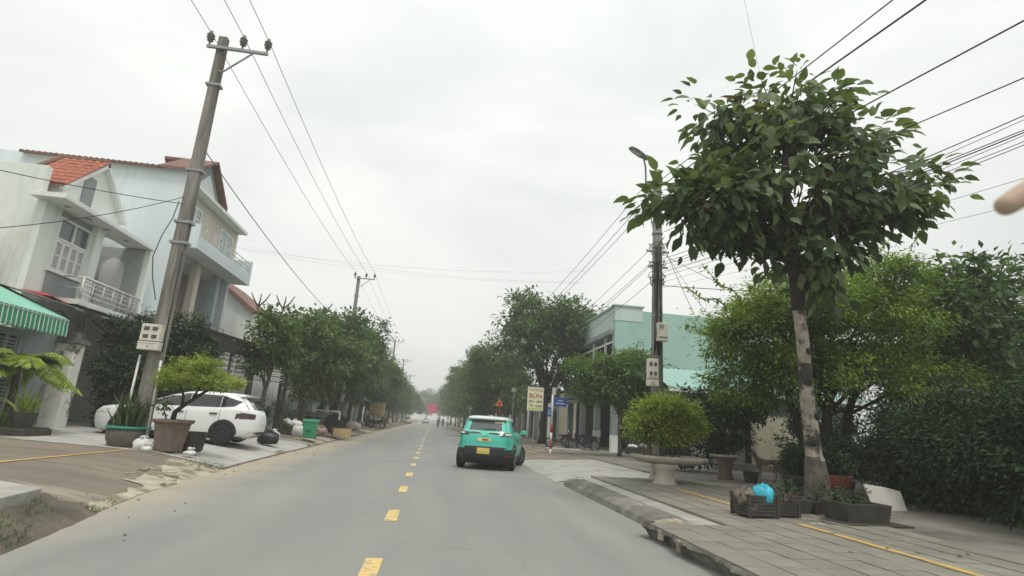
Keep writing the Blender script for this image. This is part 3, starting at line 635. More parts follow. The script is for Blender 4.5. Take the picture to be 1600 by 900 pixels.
# ------------------------------------------------------------------ carport of dark sheets behind the white car
cp = thing('carport', 'dark carport with louvred panels behind the white hatchback', 'carport', (-8.5, 25, .35))
MB().add([(-9.8, 21.9, 3.75), (-8.5, 21.9, 4.15), (-6.1, 24.6, 3.65), (-6.5, 25.6, 3.7), (-9.8, 25.6, 4.1), (-9.8, 21.9, 3.69), (-8.5, 21.9, 4.08), (-6.1, 24.6, 3.58), (-6.5, 25.6, 3.63), (-9.8, 25.6, 4.0)], [(0, 1, 2, 3, 4), (5, 6, 7, 8, 9), (0, 1, 6, 5), (1, 2, 7, 6), (2, 3, 8, 7), (3, 4, 9, 8), (4, 0, 5, 9)]).build('roof', M['darkpanel'], cp)
MB().add([(-8.5, 21.95, 4.06), (-6.1, 24.62, 3.57), (-6.1, 24.62, 3.15), (-8.5, 21.95, 3.45), (-8.47, 22.0, 4.05), (-6.07, 24.67, 3.56), (-6.07, 24.67, 3.15), (-8.47, 22.0, 3.45)], [(0, 1, 2, 3), (4, 5, 6, 7), (0, 3, 7, 4), (2, 3, 7, 6), (1, 2, 6, 5)]).build('fascia', M['darkpanel'], cp)
for (x, y) in ((-8.45, 22.1), (-7.3, 23.45), (-6.2, 24.7), (-6.6, 25.5), (-9.7, 22.1)):
    MB().bb((x-.06, y-.06, .3), (x+.06, y+.06, 3.6)).build('post', M['darksteel'], cp)
for a, b in (((-8.4, 22.2), (-7.4, 23.35)), ((-7.2, 23.6), (-6.28, 24.62))):
    d = Vector((b[0]-a[0], b[1]-a[1], 0)); Lg = d.length; q = math.atan2(d.y, d.x)
    for k in range(9):
        MB().box(((a[0]+b[0])/2, (a[1]+b[1])/2, 2.5+k*.1), (Lg*.9, .02, .045), q, rx=.5).build('louvre', M['white' if k % 2 else 'greywall'], cp)
    MB().box(((a[0]+b[0])/2+.02, (a[1]+b[1])/2-.02, 2.95), (.06, .06, 1.0), q).build('mullion', M['darkpanel'], cp)
each('back_sheet', (((-9.6, 22.05, .3), (-8.5, 22.12, 3.7)),), M['darkpanel'], cp)
# white roller gate and a grey shopfront under the trees
sh = thing('boundary_wall', 'short white corrugated wall right of the dark carport', 'wall', (-7.6, 28.4, .3))
for k in range(8): MB().bb((-8.0+k*.15, 26.3, .25), (-7.86+k*.15, 26.4+.03*(k % 2), 3.3)).build('corrugated_sheet', M['whitewall'], sh)

# ------------------------------------------------------------------ left frontage: awning, gate, pillar, hedge
aw = thing('awning', 'green awning with striped scalloped valance over the grey gate', 'awning', (-11.8, 16, .5))
XA = -10.8
MB().add([(XA, 13.0, 3.56), (XA, 17.75, 3.56), (-12.95, 18.2, 4.45), (-12.95, 13.0, 4.45), (XA, 13.0, 3.52), (XA, 17.75, 3.52), (-12.95, 18.2, 4.41), (-12.95, 13.0, 4.41)], [(0, 1, 2, 3), (4, 5, 6, 7), (0, 1, 5, 4), (1, 2, 6, 5), (2, 3, 7, 6), (3, 0, 4, 7)]).build('canopy', M['mint'], aw)
for k in range(28):
    y0 = 13.0 + k*.17; y1 = y0+.17; z0 = 3.07
    for (a, b, m) in ((y0, y0+.125, 'greenstripe'), (y0+.125, y1, 'whitestripe')):
        c = (a+b)/2
        MB().add([(XA+.01, a, 3.55), (XA+.01, b, 3.55), (XA+.04, b, z0+.02), (XA+.04, c, z0-.03), (XA+.04, a, z0+.02), (XA-.01, a, 3.55), (XA-.01, b, 3.55), (XA+.02, b, z0+.02), (XA+.02, c, z0-.03), (XA+.02, a, z0+.02)], [(0, 1, 2, 3, 4), (5, 6, 7, 8, 9), (0, 1, 6, 5), (1, 2, 7, 6), (2, 3, 8, 7), (3, 4, 9, 8), (4, 0, 5, 9)]).build('valance_strip', M[m], aw)
fm = MB(); fm.tube([(XA, 13, 3.5), (XA, 17.75, 3.5)], .025, 6)
for y in (13.6, 15.6, 17.7): fm.tube([(XA, y, 3.5), (-12.9, y+.2, 4.38)], .02, 6); fm.tube([(XA, y, 3.5), (-12.95, y+.1, 3.2)], .02, 6)
fm.build('frame', M['steel'], aw)
gt = thing('gate', 'grey sliding gate with louvre slots beneath the green awning', 'gate', (-11.5, 16.6, .5))
for (a, b) in ((13.4, 14.6), (14.7, 15.9), (16.0, 17.2)):
    MB().bb((-11.55, a, .55), (-11.49, a+.12, 3.1)).bb((-11.55, b-.12, .55), (-11.49, b, 3.1)).bb((-11.55, a+.12, 2.9), (-11.49, b-.12, 3.1)).bb((-11.55, a+.12, .55), (-11.49, b-.12, .9)).bb((-11.545, (a+b)/2-.06, .9), (-11.485, (a+b)/2+.06, 2.9)).build('gate_frame', M['gate'], gt)
    for k in range(20):
        z = .95 + k*.098
        for yy in (a+.33, b-.33): MB().box((-11.52, yy, z), (.05, .42, .05), ry=.6).build('slat', M['gate'], gt)
    MB().bb((-11.60, a+.1, .85), (-11.58, b-.1, 2.95)).build('backing', M['darkvoid'], gt)
MB().bb((-11.56, 17.3, .5), (-11.46, 18.54, 3.25)).build('side_panel', M['gate'], gt)
pw = thing('gate_pillar', 'flaking white gate pillar with dark cap beside the green awning', 'pillar', (-11.4, 19.1, .5))
MB().bb((-11.45, 18.55, .45), (-10.92, 19.05, 2.95)).build('shaft', M['pillarw'], pw, bevel=.02)
MB().bb((-11.54, 18.46, 2.95), (-10.83, 19.14, 3.05)).bb((-11.49, 18.51, 3.05), (-10.88, 19.09, 3.12)).bb((-11.4, 18.6, 3.12), (-10.98, 19.0, 3.3)).build('cap', mat('mossy cap', (.20, .19, .165), .95, (.09, .09, .075), 4), pw, bevel=.01)

def plant_from(name, label, cat, loc, blobs, k, per, rc, ls, m, group=None, parts=('foliage',), stem=None, asp=.45, droop=.3, lo=.5, flat=.7, stem_mat='bark', r0=.04, ntg=6, spread=.5, rr=rng, kind='diamond'):
    t = thing(name, label, cat, loc, group)
    bl_ = [(b[0]+loc[0], b[1]+loc[1], b[2]+loc[2], b[3], b[4], b[5]) for b in blobs]
    o, C_ = crown('foliage', bl_, k, per, rc, ls, M[m], t, asp, droop, lo, rr, kind, flat)
    if stem is not None:
        s = [C_[i] for i in rr.choice(len(C_), min(ntg, len(C_)), replace=False)]
        limbs(loc, (loc[0]+stem[0], loc[1]+stem[1], loc[2]+stem[2]), r0, r0*.6, s, 7, .03, rr).build('stems', M[stem_mat], t, smooth=True)
    return t
plant_from('climbing_hedge', 'tall dark climbing hedge between the white pillar and the concrete pole', 'hedge', (-9.9, 20.8, .45),
           [(-.1, 0, 1.6, 1.2, .7, 1.6), (-.5, .3, 3.0, .9, .6, .8), (.9, .1, 2.9, 1.2, .7, .8), (1.2, .3, 1.4, .9, .5, 1.3), (-.3, -.1, .6, .8, .5, .7)], 200, 85, .3, .17, 'hedge', stem=(0, 0, 1.2), lo=.6)
plant_from('rounded_shrub', 'rounded dark shrub behind the white hatchback bonnet, left of the pole', 'shrub', (-10.25, 20.15, .45),
           [(0, 0, 1.95, .85, .5, .65), (.2, .05, 1.3, .7, .4, .6)], 70, 80, .22, .12, 'hedge', stem=(0, 0, 1.1), lo=.6)
plant_from('rounded_shrub', 'leafy green shrub rising right of the pole behind the white hatchback', 'shrub', (-8.4, 20.9, .35),
           [(0, 0, 1.6, .75, .6, .55), (.5, .1, 1.25, .8, .5, .45), (-.4, .1, 1.3, .6, .5, .5)], 80, 75, .24, .15, 'street', stem=(0, 0, 1.6), lo=.55)
tag(plant_from('hanging_vine', 'vine trailing along the low sheet roof behind the pillar', 'vine', (-9.6, 20.6, 3.9), [(-.9, 0, .1, .9, .4, .35), (.6, 0, .25, .9, .4, .35)], 40, 60, .25, .1, 'hedge', lo=.4), group=None)

# palm-like fern and stones by the gate
fp = thing('fern_palm', 'bright green fern palm with arching fronds in front of the grey gate', 'palm', (-10.6, 16.0, .45))
P_, D_, S_, T_ = [], [], [], []
stems = MB(); stems.tube([(-10.6, 16.0, .45), (-10.58, 16.0, 1.4), (-10.6, 15.95, 2.05)], [.1, .085, .07], 8)
for k in range(26):
    a = k*2.4 + rng.normal(0, .2); el = rng.uniform(.15, .95); Lf = rng.uniform(1.0, 1.75); tone = rng.uniform(.2, .95)
    pts = []
    for i in range(22):
        s = i/21*Lf
        r_ = s*math.cos(el) ; z = 2.05 + s*math.sin(el) - .38*s*s
        pts.append((-10.6 + r_*math.cos(a), 15.95 + r_*math.sin(a), z))
    stems.tube(pts[::5], [.014]*len(pts[::5]), 4)
    sd_ = np.array([-math.sin(a), math.cos(a), 0])
    for i in range(3, 22):
        d0 = np.array(pts[i]) - np.array(pts[i-1]); d0 /= np.linalg.norm(d0)
        for sg in (-1, 1):
            P_.append(pts[i]); D_.append(d0*.7 + sg*sd_ - np.array([0, 0, .3])); S_.append(.40*math.sin(PI*(i+1)/24)+.06); T_.append(tone+rng.normal(0, .08))
stems.build('frond_stalks', M['bark'], fp, smooth=True)
leaves('fronds', P_, np.array(D_), np.array(S_), np.array(T_), M['palm'], fp, .32)
def blades(name, label, cat, loc, n, h, m, wd=.04, spread=.25, parent=None, bend=.25, group=None):
    P_, D_, S_, T_ = [], [], [], []
    for k in range(n):
        a = rng.uniform(0, 2*PI); r_ = spread*math.sqrt(rng.random())
        P_.append((loc[0]+r_*math.cos(a), loc[1]+r_*math.sin(a), loc[2])); q = rng.normal(0, bend, 2); D_.append((q[0]+.4*bend*math.cos(a), q[1]+.4*bend*math.sin(a), 1)); S_.append(h*rng.uniform(.55, 1.1)); T_.append(rng.random())
    o = leaves(name, P_, np.array(D_), np.array(S_), np.array(T_), M[m], parent, wd)
    return o
wd_ = thing('weedy_planter', 'low stone planter with long grassy leaves at the foot of the gate', 'planter', (-9.9, 15.4, .4))
MB().bb((-10.5, 14.9, .36), (-9.4, 15.9, .58)).build('stone_edge', M['darkpot'], wd_, bevel=.03)
MB().bb((-10.45, 14.95, .58), (-9.45, 15.85, .6)).build('soil', M['soil'], wd_)
MB().lathe([(.2, .6), (.27, .95), (.24, .95), (.2, .9), (0, .88)], (-9.75, 15.3, 0), 14).build('pot', M['darkpot'], wd_)
blades('leaves', '', '', (-9.75, 15.3, .9), 60, .75, 'palm', .06, .16, wd_, .5)
blades('grass', '', '', (-10.1, 15.4, .6), 160, .55, 'street2', .05, .4, wd_, .4)

# ------------------------------------------------------------------ potted plants and bags by the left pole
sp = thing('potted_plant', 'grey bowl with turquoise rim full of upright sword leaves', 'potted plant', (-7.18, 14.94, .31))
MB().lathe([(.28, .31), (.36, .34), (.43, .5), (.44, .66), (.41, .74), (.38, .72), (.37, .68), (0, .66)], (-7.18, 14.94, 0), 28).build('bowl', M['greypot'], sp, smooth=True)
MB().lathe([(.44, .73), (.475, .755), (.475, .79), (.41, .79), (.41, .74)], (-7.18, 14.94, 0), 28).build('rim', M['greenrim'], sp, smooth=True)
MB().lathe([(0, .70), (.40, .70)], (-7.18, 14.94, 0), 16).build('soil', M['soil'], sp)
blades('sword_leaves', '', '', (-7.18, 14.94, .70), 130, .95, 'snake', .085, .34, sp, .16)
bt = thing('potted_tree', 'small tree with flat yellow green canopy in a chipped terracotta pot', 'potted tree', (-6.11, 14.7, .29))
pot = MB(); pot.lathe([(.30, .29), (.31, .33), (.40, .92), (.47, .95), (.47, 1.02), (.40, 1.02), (.37, .94), (0, .92)], (-6.11, 14.7, 0), 4)
pot.v = [(-6.11+((x+6.11)*math.cos(.5)-(y-14.7)*math.sin(.5))*.98, 14.7+((x+6.11)*math.sin(.5)+(y-14.7)*math.cos(.5))*.98, z) for x, y, z in pot.v]
pot.build('pot', M['clay'], bt, bevel=.015)
MB().tube([(-6.15, 14.7, .9), (-6.12, 14.7, 1.2), (-5.98, 14.72, 1.34), (-5.75, 14.75, 1.55), (-5.4, 14.8, 1.85)], [.07, .06, .05, .042, .025], 8).tube([(-6.0, 14.72, 1.33), (-6.05, 14.8, 1.6), (-6.3, 14.9, 1.95)], [.04, .03, .015], 6).tube([(-5.8, 14.75, 1.5), (-5.6, 14.5, 1.85), (-5.3, 14.6, 2.1)], [.03, .022, .012], 6).tube([(-6.25, 14.7, .92), (-6.36, 14.68, 1.2), (-6.42, 14.7, 1.35)], [.02, .015, .01], 5).build('trunk', M['darkbark'], bt, smooth=True)
crown('canopy', [(-6.05, 14.85, 2.1, .75, .65, .28), (-5.4, 14.85, 2.0, .65, .6, .22), (-5.85, 14.8, 2.4, .5, .5, .16), (-6.6, 14.9, 1.95, .3, .35, .16)], 120, 75, .2, .07, M['yellowgreen'], bt, .45, .15, .3, flat=.5)
crown('sprouting_foliage', [(-6.42, 14.7, 1.35, .12, .12, .14)], 8, 12, .1, .1, M['street2'], bt, .55, .2)
dp = thing('plant_pot', 'plain dark pot half hidden behind the terracotta pot', 'pot', (-6.0, 15.4, .3))
MB().lathe([(.20, .27), (.24, .32), (.28, .70), (.30, .74), (.26, .74), (.25, .68), (0, .66)], (-5.78, 15.2, 0), 20).build('pot', M['darkpot'], dp, smooth=True)
MB().lathe([(0, .69), (.255, .69)], (-5.78, 15.2, 0), 16).build('soil', M['soil'], dp)
def bag(name, label, cat, c, s, m, seed, group=None, tie=True, parent=None):
    r = np.random.default_rng(seed); mb = MB(); n, k = 18, 10; vs = []
    ph = r.uniform(0, 6.28, 6)
    for i in range(k+1):
        t = PI*i/k
        for j in range(n):
            q = 2*PI*j/n
            am = 1 if tie else 1.7
            b = 1 + am*(.10*math.sin(3*q+ph[0]+2*t) + .07*math.sin(5*q+ph[1]-3*t) + .05*math.sin(9*q+ph[2]+5*t) + r.normal(0, .03))
            zz = math.cos(t); zz = max(zz, -.75)
            vs.append((c[0]+s[0]*math.sin(t)*math.cos(q)*b, c[1]+s[1]*math.sin(t)*math.sin(q)*b, c[2]+s[2]*(.75+zz*b if zz > -.75 else 0)*.57))
    fs = [(i*n+j, i*n+(j+1) % n, (i+1)*n+(j+1) % n, (i+1)*n+j) for i in range(k) for j in range(n)]
    mb.add(vs, fs)
    if parent is not None: return mb.build(name, m, parent, smooth=True)
    o = thing(name, label, cat, c, group)
    mb.build('body', m, o, smooth=True)
    if not tie: return o
    kn = MB(); top = (c[0], c[1], c[2]+s[2]*.98)
    for q in (0, 2.1, 4.2): kn.tube([top, (top[0]+.06*math.cos(q), top[1]+.06*math.sin(q), top[2]+.06), (top[0]+.10*math.cos(q), top[1]+.10*math.sin(q), top[2]+.04)], [.02, .025, .008], 5)
    kn.build('knot', m, o, smooth=True)
    return o
bag('rubbish_bag', 'white rubbish bag slumped right of the turquoise rimmed bowl', 'bag', (-6.62, 14.55, .29), (.22, .18, .26), M['plasticw'], 1)
bag('rubbish_bag', 'small white bag lying against the terracotta pot', 'bag', (-6.42, 14.35, .28), (.12, .1, .13), M['plasticw'], 2)
bag('rubbish_bag', 'scrap of white plastic on the apron right of the terracotta pot', 'bag', (-5.55, 14.55, .245), (.14, .1, .10), M['plasticw'], 3)
bag('rubbish_bag', 'black rubbish bag on the driveway behind the white hatchback', 'bag', (-5.55, 21.05, .22), (.34, .3, .42), M['plasticb'], 4)
bag('rubbish_bag', 'white bag resting behind the black rubbish bag', 'bag', (-5.7, 22.2, .22), (.2, .16, .42), M['plasticw'], 5)

# ------------------------------------------------------------------ utility poles on the left
def insulator(mb, x, y, z, s=1.0):
    mb.lathe([(.02*s, -.12*s), (.02*s, .0), (.07*s, .03*s), (.05*s, .07*s), (.09*s, .10*s), (.055*s, .14*s), (.09*s, .17*s), (.05*s, .22*s), (.03*s, .28*s), (0, .29*s)], (x, y, z), 10)
def power_pole(loc, h, label, group, w0=.36, w1=.24, arm=True, zarm=None):
    t = thing('utility_pole', label, 'utility pole', loc, group); x, y, z = loc
    mb = MB()
    vs = []; fs = []
    for i in range(9):
        u = i/8; wx = (w0+(w1-w0)*u)/2; wy = wx*.78; zz = z-.3+(h+.3)*u
        vs += [(x-wx, y-wy, zz), (x+wx, y-wy, zz), (x+wx, y+wy, zz), (x-wx, y+wy, zz)]
    for i in range(8):
        for j in range(4): fs.append((i*4+j, i*4+(j+1) % 4, (i+1)*4+(j+1) % 4, (i+1)*4+j))
    fs += [(0, 1, 2, 3), (32, 33, 34, 35)]
    mb.add(vs, fs); mb.build('shaft', M['pole'], t, bevel=.02)
    for zz in (.45, .5, .63, .86):
        u = zz; wx = (w0+(w1-w0)*u)/2+.015
        MB().bb((x-wx-.05, y-wx*.78-.012, z+h*u), (x+wx+.05, y+wx*.78+.012, z+h*u+.07)).build('clamp_band', M['steel'], t)
    if arm:
        za = z+h-.42 if zarm is None else zarm
        am = MB().bb((x-.35, y-.18, za-.04), (x+1.32, y-.10, za+.04)); am.tube([(x+.1, y-.14, za-.75), (x+.22, y-.14, za-.75), (x+.9, y-.14, za-.06)], .025, 6)
        am.build('crossarm', M['steel'], t)
        for dx in (-.3, .6, 1.28):
            q = MB(); insulator(q, x+dx, y-.14, za+.14, 1.25); q.build('insulator', M['insul'], t, smooth=True)
    return t
pL = power_pole((-7.0, 15.1, .3), 11.45, 'nearest tall concrete pole on the left with meter box and crossarm', 'poles along the left kerb')
rc = MB()
rec = M['pole']
for k in range(7):
    z = 7.9 + k*.5; wx = .07
    rc.bb((-7.0-wx*.6, 14.955-.0, z), (-7.0+wx*.6, 15.0, z+.34))
# meter box with four windows
def meter_box(label, c, s, rz=0, group='meter boxes on poles'):
    t = thing('meter_box', label, 'meter box', c, group, rz)
    MB().box((0, 0, .13), (s[0], s[1], s[2]-.2)).build('case', M['boxw'], t, bevel=.012, world=False)
    MB().box((0, 0, -s[2]/2+.11), (s[0]*1.06, s[1]*1.05, .2)).build('lower_case', M['boxw'], t, bevel=.012, world=False)
    for ix in (-1, 1):
        for iz in (0, 1):
            f = MB().box((ix*s[0]*.21, -s[1]/2-.005, .13+(iz-.5)*(s[2]-.2)*.46), (s[0]*.25, .02, s[2]*.13)).build('window', M['ink'], t, world=False)
            f2 = MB().box((ix*s[0]*.21, -s[1]/2-.016, .13+(iz-.5)*(s[2]-.2)*.46), (s[0]*.15, .006, s[2]*.05)).build('pane', M['glass'], f, world=False)
    MB().box((0, -s[1]/2-.004, -.14), (s[0]*.9, .01, .012)).box((0, -s[1]/2-.006, -s[2]/2+.1), (.04, .015, .05)).build('latch', M['steel'], t, world=False)
    return t
meter_box('cream meter box with four windows strapped to the left concrete pole', (-7.05, 14.80, 2.92), (.46, .22, .62), .0)
cd = thing('conduit', 'two pale conduits running down the left concrete pole', 'conduit', (-7.1, 14.9, .3))
MB().tube([(-7.28, 14.86, .3), (-7.25, 14.86, 2.5)], .028, 8).build('pipe', M['plasticw'], cd, smooth=True)
MB().tube([(-6.72, 14.88, .3), (-6.76, 14.88, 2.4)], .028, 8).build('pipe', M['plasticw'], cd, smooth=True)
MB().tube([(-6.78, 14.9, 2.6), (-6.79, 14.88, 4.0), (-6.82, 14.9, 5.2)], .016, 6).tube([(-7.20, 14.9, 3.9), (-7.38, 14.86, 4.5), (-7.46, 14.84, 5.0), (-7.36, 14.85, 5.6), (-7.22, 14.9, 6.1), (-7.17, 14.93, 6.6)], .013, 6).build('cable', M['wire'], cd, smooth=True)
power_pole((-7.1, 46, .3), 12.2, 'second concrete pole on the left rising out of the street trees', 'poles along the left kerb', zarm=12.3)
power_pole((-7.1, 91, .3), 13.2, 'third concrete pole on the left with crossarm over the treetops', 'poles along the left kerb')
power_pole((-7.1, 120, .3), 13.0, 'fourth pole on the left, just above the distant trees', 'poles along the left kerb')
power_pole((-7.1, 157, .3), 12.6, 'farthest small pole on the left beyond the treetops', 'poles along the left kerb')

# ------------------------------------------------------------------ street trees
def street_tree(label, loc, h, cw, ct, k, per, ls, m, group, trunk=.13, seed=0, lean=0, rc=.55, fork=.42, nt=9, flat=.7, bare=0):
    r = np.random.default_rng(seed); x, y, z = loc
    t = thing('street_tree', label, 'tree', loc, group)
    zc = z+h-ct/2; bl_ = [(x+lean, y, zc, cw*.5, cw*.5, ct*.5)]
    for q in range(6):
        a = r.uniform(0, 6.28); rr = r.uniform(.2, .42)*cw
        bl_.append((x+lean+rr*math.cos(a), y+rr*math.sin(a), zc+r.uniform(-.28, .36)*ct, cw*r.uniform(.2, .32), cw*r.uniform(.2, .32), ct*r.uniform(.18, .3)))
    o, C_ = crown('crown', bl_, k, per, rc, ls, M[m], t, .5, .35, .45, r, flat=flat)
    tg = [C_[i] for i in r.choice(len(C_), nt, replace=False)]
    mb = limbs((x, y, z-.05), (x+lean*.6, y, z+h*fork), trunk, trunk*.62, tg, 8, .07, r)
    mb.build('trunk', M['darkbark' if m == 'street' else 'bark'], t, smooth=True)
    return t
gL = 'street trees along the left kerb'
t1 = street_tree('young street tree with pale leaves and bare pruned tips by the carport', (-6.55, 23.6, .27), 5.0, 2.2, 2.6, 70, 55, .21, 'street2', gL, .11, 11, -.2, .34, .55, 8)
for (b, dx) in (((-7.2, 23.5, 4.2), -.25), ((-6.6, 23.6, 4.2), .1)):
    mb = MB(); top = (b[0]+dx, b[1], 5.4)
    mb.tube([b, top], [.05, .04], 6)
    for q in (-.35, .05, .4): mb.tube([top, (top[0]+q*.6, top[1]+.05, top[2]+.3), (top[0]+q, top[1], top[2]+.55+.1*abs(q))], [.035, .03, .018], 5)
    mb.build('bare_limb', M['bark'], t1, smooth=True)
street_tree('leafy street tree behind the green wheelie bin', (-6.8, 31, .27), 6.0, 4.4, 4.2, 150, 62, .25, 'street2', gL, .16, 12, .1, .45, .4)
street_tree('full street tree just left of the leaning sign post', (-7.0, 36.8, .27), 7.2, 5.0, 5.2, 170, 70, .29, 'street', gL, .17, 13, .2, .5, .38)
street_tree('dense street tree in front of the second concrete pole', (-7.3, 44, .27), 8.2, 5.4, 6.2, 180, 70, .30, 'street', gL, .18, 14, .2, .55, .34)
pt = street_tree('tall round headed street tree on the left, first beyond the second pole', (-7.4, 51.5, .27), 8.7, 5.6, 6.6, 190, 66, .33, 'street', gL, .19, 15, .4, .6, .32)
lab = ['sixth', 'seventh', 'eighth', 'ninth', 'tenth', 'eleventh', 'twelfth', 'thirteenth', 'fourteenth', 'fifteenth']
for i, (y, s, x) in enumerate(((59, .99, -6.5), (67, 1.0, -6.3), (76, .98, -6.6), (86, 1.02, -6.4), (97, 1.0, -6.5), (109, 1.03, -6.3), (123, 1.0, -6.5), (139, 1.05, -6.4), (158, 1.0, -6.3), (182, 1.1, -6.2))):
    copy_tree(pt, None, (x-.9, y, .27), i*1.7, (s*(1+.12*math.sin(i*2.3)), s*(1+.1*math.cos(i*3.1)), s*(1+.09*math.sin(i*1.7+1))), lab[i]+' tree counted from the carport in the left kerbside row')
gR = 'street trees along the right kerb'
tR = street_tree('big broad street tree towering behind the cream noodle sign', (7.75, 40, .25), 10.4, 8.0, 7.0, 300, 72, .31, 'street', gR, .26, 21, .2, .6, .38, 14)
tR2 = street_tree('mid height street tree left of the warning triangle, behind the turquoise car', (6.3, 54, .25), 9.0, 6.8, 6.8, 210, 66, .33, 'street2', gR, .2, 22, -.3, .6, .35)
lab = ['third', 'fourth', 'fifth', 'sixth', 'seventh', 'eighth', 'ninth', 'tenth']
for i, (y, s, x) in enumerate(((64, 1.0, 6.2), (75, 1.02, 5.9), (87, 1.0, 5.8), (101, 1.05, 5.6), (117, 1.05, 5.5), (136, 1.1, 5.4), (160, 1.15, 5.2), (190, 1.2, 5.0))):
    copy_tree(tR2 if i % 3 else tR, None, (x, y, .25), i*2.1+.6, s*(1 if i % 3 else .86), lab[i]+' tree counted from the cream noodle sign in the right kerbside row')
for i, (x, y, s) in enumerate(((-9.5, 205, 1.35), (-3, 262, 1.7), (3.5, 255, 1.6), (9.5, 215, 1.5))):
    copy_tree(pt, None, (x, y, -.1), i*1.3, s, ['far left', 'left centre', 'right centre', 'far right'][i]+' tree of the clump closing off the end of the road')
# slender cassia like tree with open layered branches leaning over the road
ot = thing('street_tree', 'slender open tree leaning over the road ahead of the turquoise car', 'tree', (5.2, 92, .25), gR)
r_ = np.random.default_rng(33)
crown('crown', [(3.6, 92, 9.6, 1.8, 1.8, .5), (4.6, 92, 8.2, 1.8, 1.8, .5), (2.6, 91, 8.2, 1.3, 1.3, .35), (5, 92, 10.9, 1.2, 1.2, .4)], 60, 40, .5, .3, M['street2'], ot, .5, .3, .3, r_, flat=.4)
limbs((5.2, 92, .2), (4.6, 92, 6.5), .15, .1, [(3.6, 92, 9.6), (2.2, 91, 8.2), (5.6, 92, 8.4), (5, 92, 10.9), (3.2, 92.5, 9.4)], 7, .05, r_).build('trunk', M['darkbark'], ot, smooth=True)

# ------------------------------------------------------------------ the large leaved tree on the right pavement
tk = thing('large_leaved_tree', 'tree with big drooping leaves and pale peeling trunk on the right pavement', 'tree', (7.42, 10.35, .22))
r = np.random.default_rng(5)
tb_ = [(6.9, 10.2, 7.0, 2.3, 1.9, 1.6), (4.75, 10.2, 6.05, 1.45, 1.2, .5), (5.6, 10.2, 6.2, 1.4, 1.3, .6), (9.6, 10.3, 7.0, 1.3, 1.2, .75), (10.6, 10.3, 7.5, .5, .5, .3), (9.0, 10.2, 6.5, 1.2, 1.0, .55),
       (7.2, 10.1, 9.1, .5, .6, .5), (7.1, 10.1, 8.75, 1.5, 1.2, .6), (5.35, 10.1, 8.2, .6, .6, .75), (9.0, 10.2, 8.35, .7, .7, .45), (7.2, 10.2, 5.35, 1.3, 1.0, .45), (7.75, 10.2, 4.75, .45, .45, .45), (6.1, 10.1, 8.6, .7, .7, .5), (5.6, 10.1, 5.35, .4, .4, .2)]
tb_ = [((b[0]-7.1)*.9+7.12, (b[1]-10.15)*.9+10.15, (b[2]-7.2)*.92+7.0, b[3]*.88, b[4]*.88, b[5]*.88) for b in tb_]
C_, d_ = clump_centres(tb_, 300, r, .45)
C_ = C_ + d_*np.maximum(0, r.normal(.0, .16, 300))[:, None]
per = 16; n = 300*per; ci = np.repeat(np.arange(300), per)
off = r.normal(0, 1, (n, 3))*np.array([.19, .19, .15])*r.uniform(.5, 1.25, 300)[ci][:, None]
P = C_[ci]+off
D = off*2.2 + d_[ci]*.7 + r.normal(0, .35, (n, 3)); D[:, 2] -= .55
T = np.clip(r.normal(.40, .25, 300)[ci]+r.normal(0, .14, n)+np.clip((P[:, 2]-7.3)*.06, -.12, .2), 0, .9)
oddc = r.choice(300, 3, replace=False); T[np.isin(ci, oddc)] = .97
S = .285*r.uniform(.55, 1.3, n)
order = np.argsort(P[:, 1]*1.0 - .15*S*10); sel = order[:300]; rest = order[300:]
of = leaves('foliage', P[rest], D[rest], S[rest], T[rest], M['teak'], tk, .60, 'big', r); of['kind'] = 'stuff'
lm = {}
for q in range(6):
    o = leaves('leaf', [(0, 0, 0)], np.array([[1., 0, 0]]), np.array([1.]), np.array([.1+.16*q if q < 5 else .97]), M['teak'], None, .60, 'big', np.random.default_rng(3)); lm[q] = o.data; bpy.data.objects.remove(o)
for i in sel:
    d = Vector(D[i]).normalized(); u = Vector((r.normal(0, .35), r.normal(0, .35), 1)); wv = d.cross(u).normalized(); nn = wv.cross(d)
    q = 5 if T[i] > .95 else min(4, int(T[i]/.19))
    o = link(bpy.data.objects.new('leaf', lm[q]), tk)
    mtx = Matrix((d, -wv, nn)).transposed().to_4x4() @ Matrix.Scale(float(S[i]), 4); mtx.translation = Vector(P[i]) - tk.location
    o.matrix_local = mtx
mb = MB()
mb.tube([(7.45, 10.38, .1), (7.42, 10.36, .35), (7.40, 10.34, .8), (7.37, 10.32, 1.12), (7.36, 10.32, 1.2), (7.26, 10.28, 2.3), (7.20, 10.22, 3.4), (7.14, 10.2, 4.02), (7.10, 10.18, 4.4), (7.02, 10.15, 5.3), (6.95, 10.15, 6.8), (7.05, 10.1, 8.2)], [.31, .25, .215, .18, .152, .132, .12, .12, .12, .125, .09, .05], 12)
for (s, tg) in (((7.1, 10.18, 4.7), (9.2, 10.3, 6.4)), ((7.05, 10.16, 5.0), (5.0, 10.2, 5.9)), ((7.0, 10.15, 5.5), (9.9, 10.3, 7.2)), ((7.0, 10.15, 5.9), (5.3, 10.1, 7.9)), ((6.95, 10.15, 6.6), (8.8, 10.2, 8.3)), ((7.0, 10.15, 5.6), (7.3, 9.0, 6.9)), ((7.0, 10.15, 5.6), (6.8, 11.4, 7.0)), ((7.1, 10.18, 4.6), (7.75, 10.2, 4.75))):
    s, tg = Vector(s), Vector(tg); m_ = s.lerp(tg, .5)+Vector((0, 0, -.12))
    mb.tube([s, s.lerp(m_, .5), m_, tg], [.075, .06, .045, .015], 6)
for i, f in enumerate(mb.f):
    zc_ = sum(mb.v[q][2] for q in f)/len(f)
    mb.mi[i] = 1 if zc_ > 4.05 else (2 if zc_ < 1.15 else 0)
mb.build('trunk', [M['palebark'], M['darkbark'], mat('mossy bark', (.17, .15, .12), .95, (.07, .065, .052), 6, bump=.7, bs=25)], tk, smooth=True)
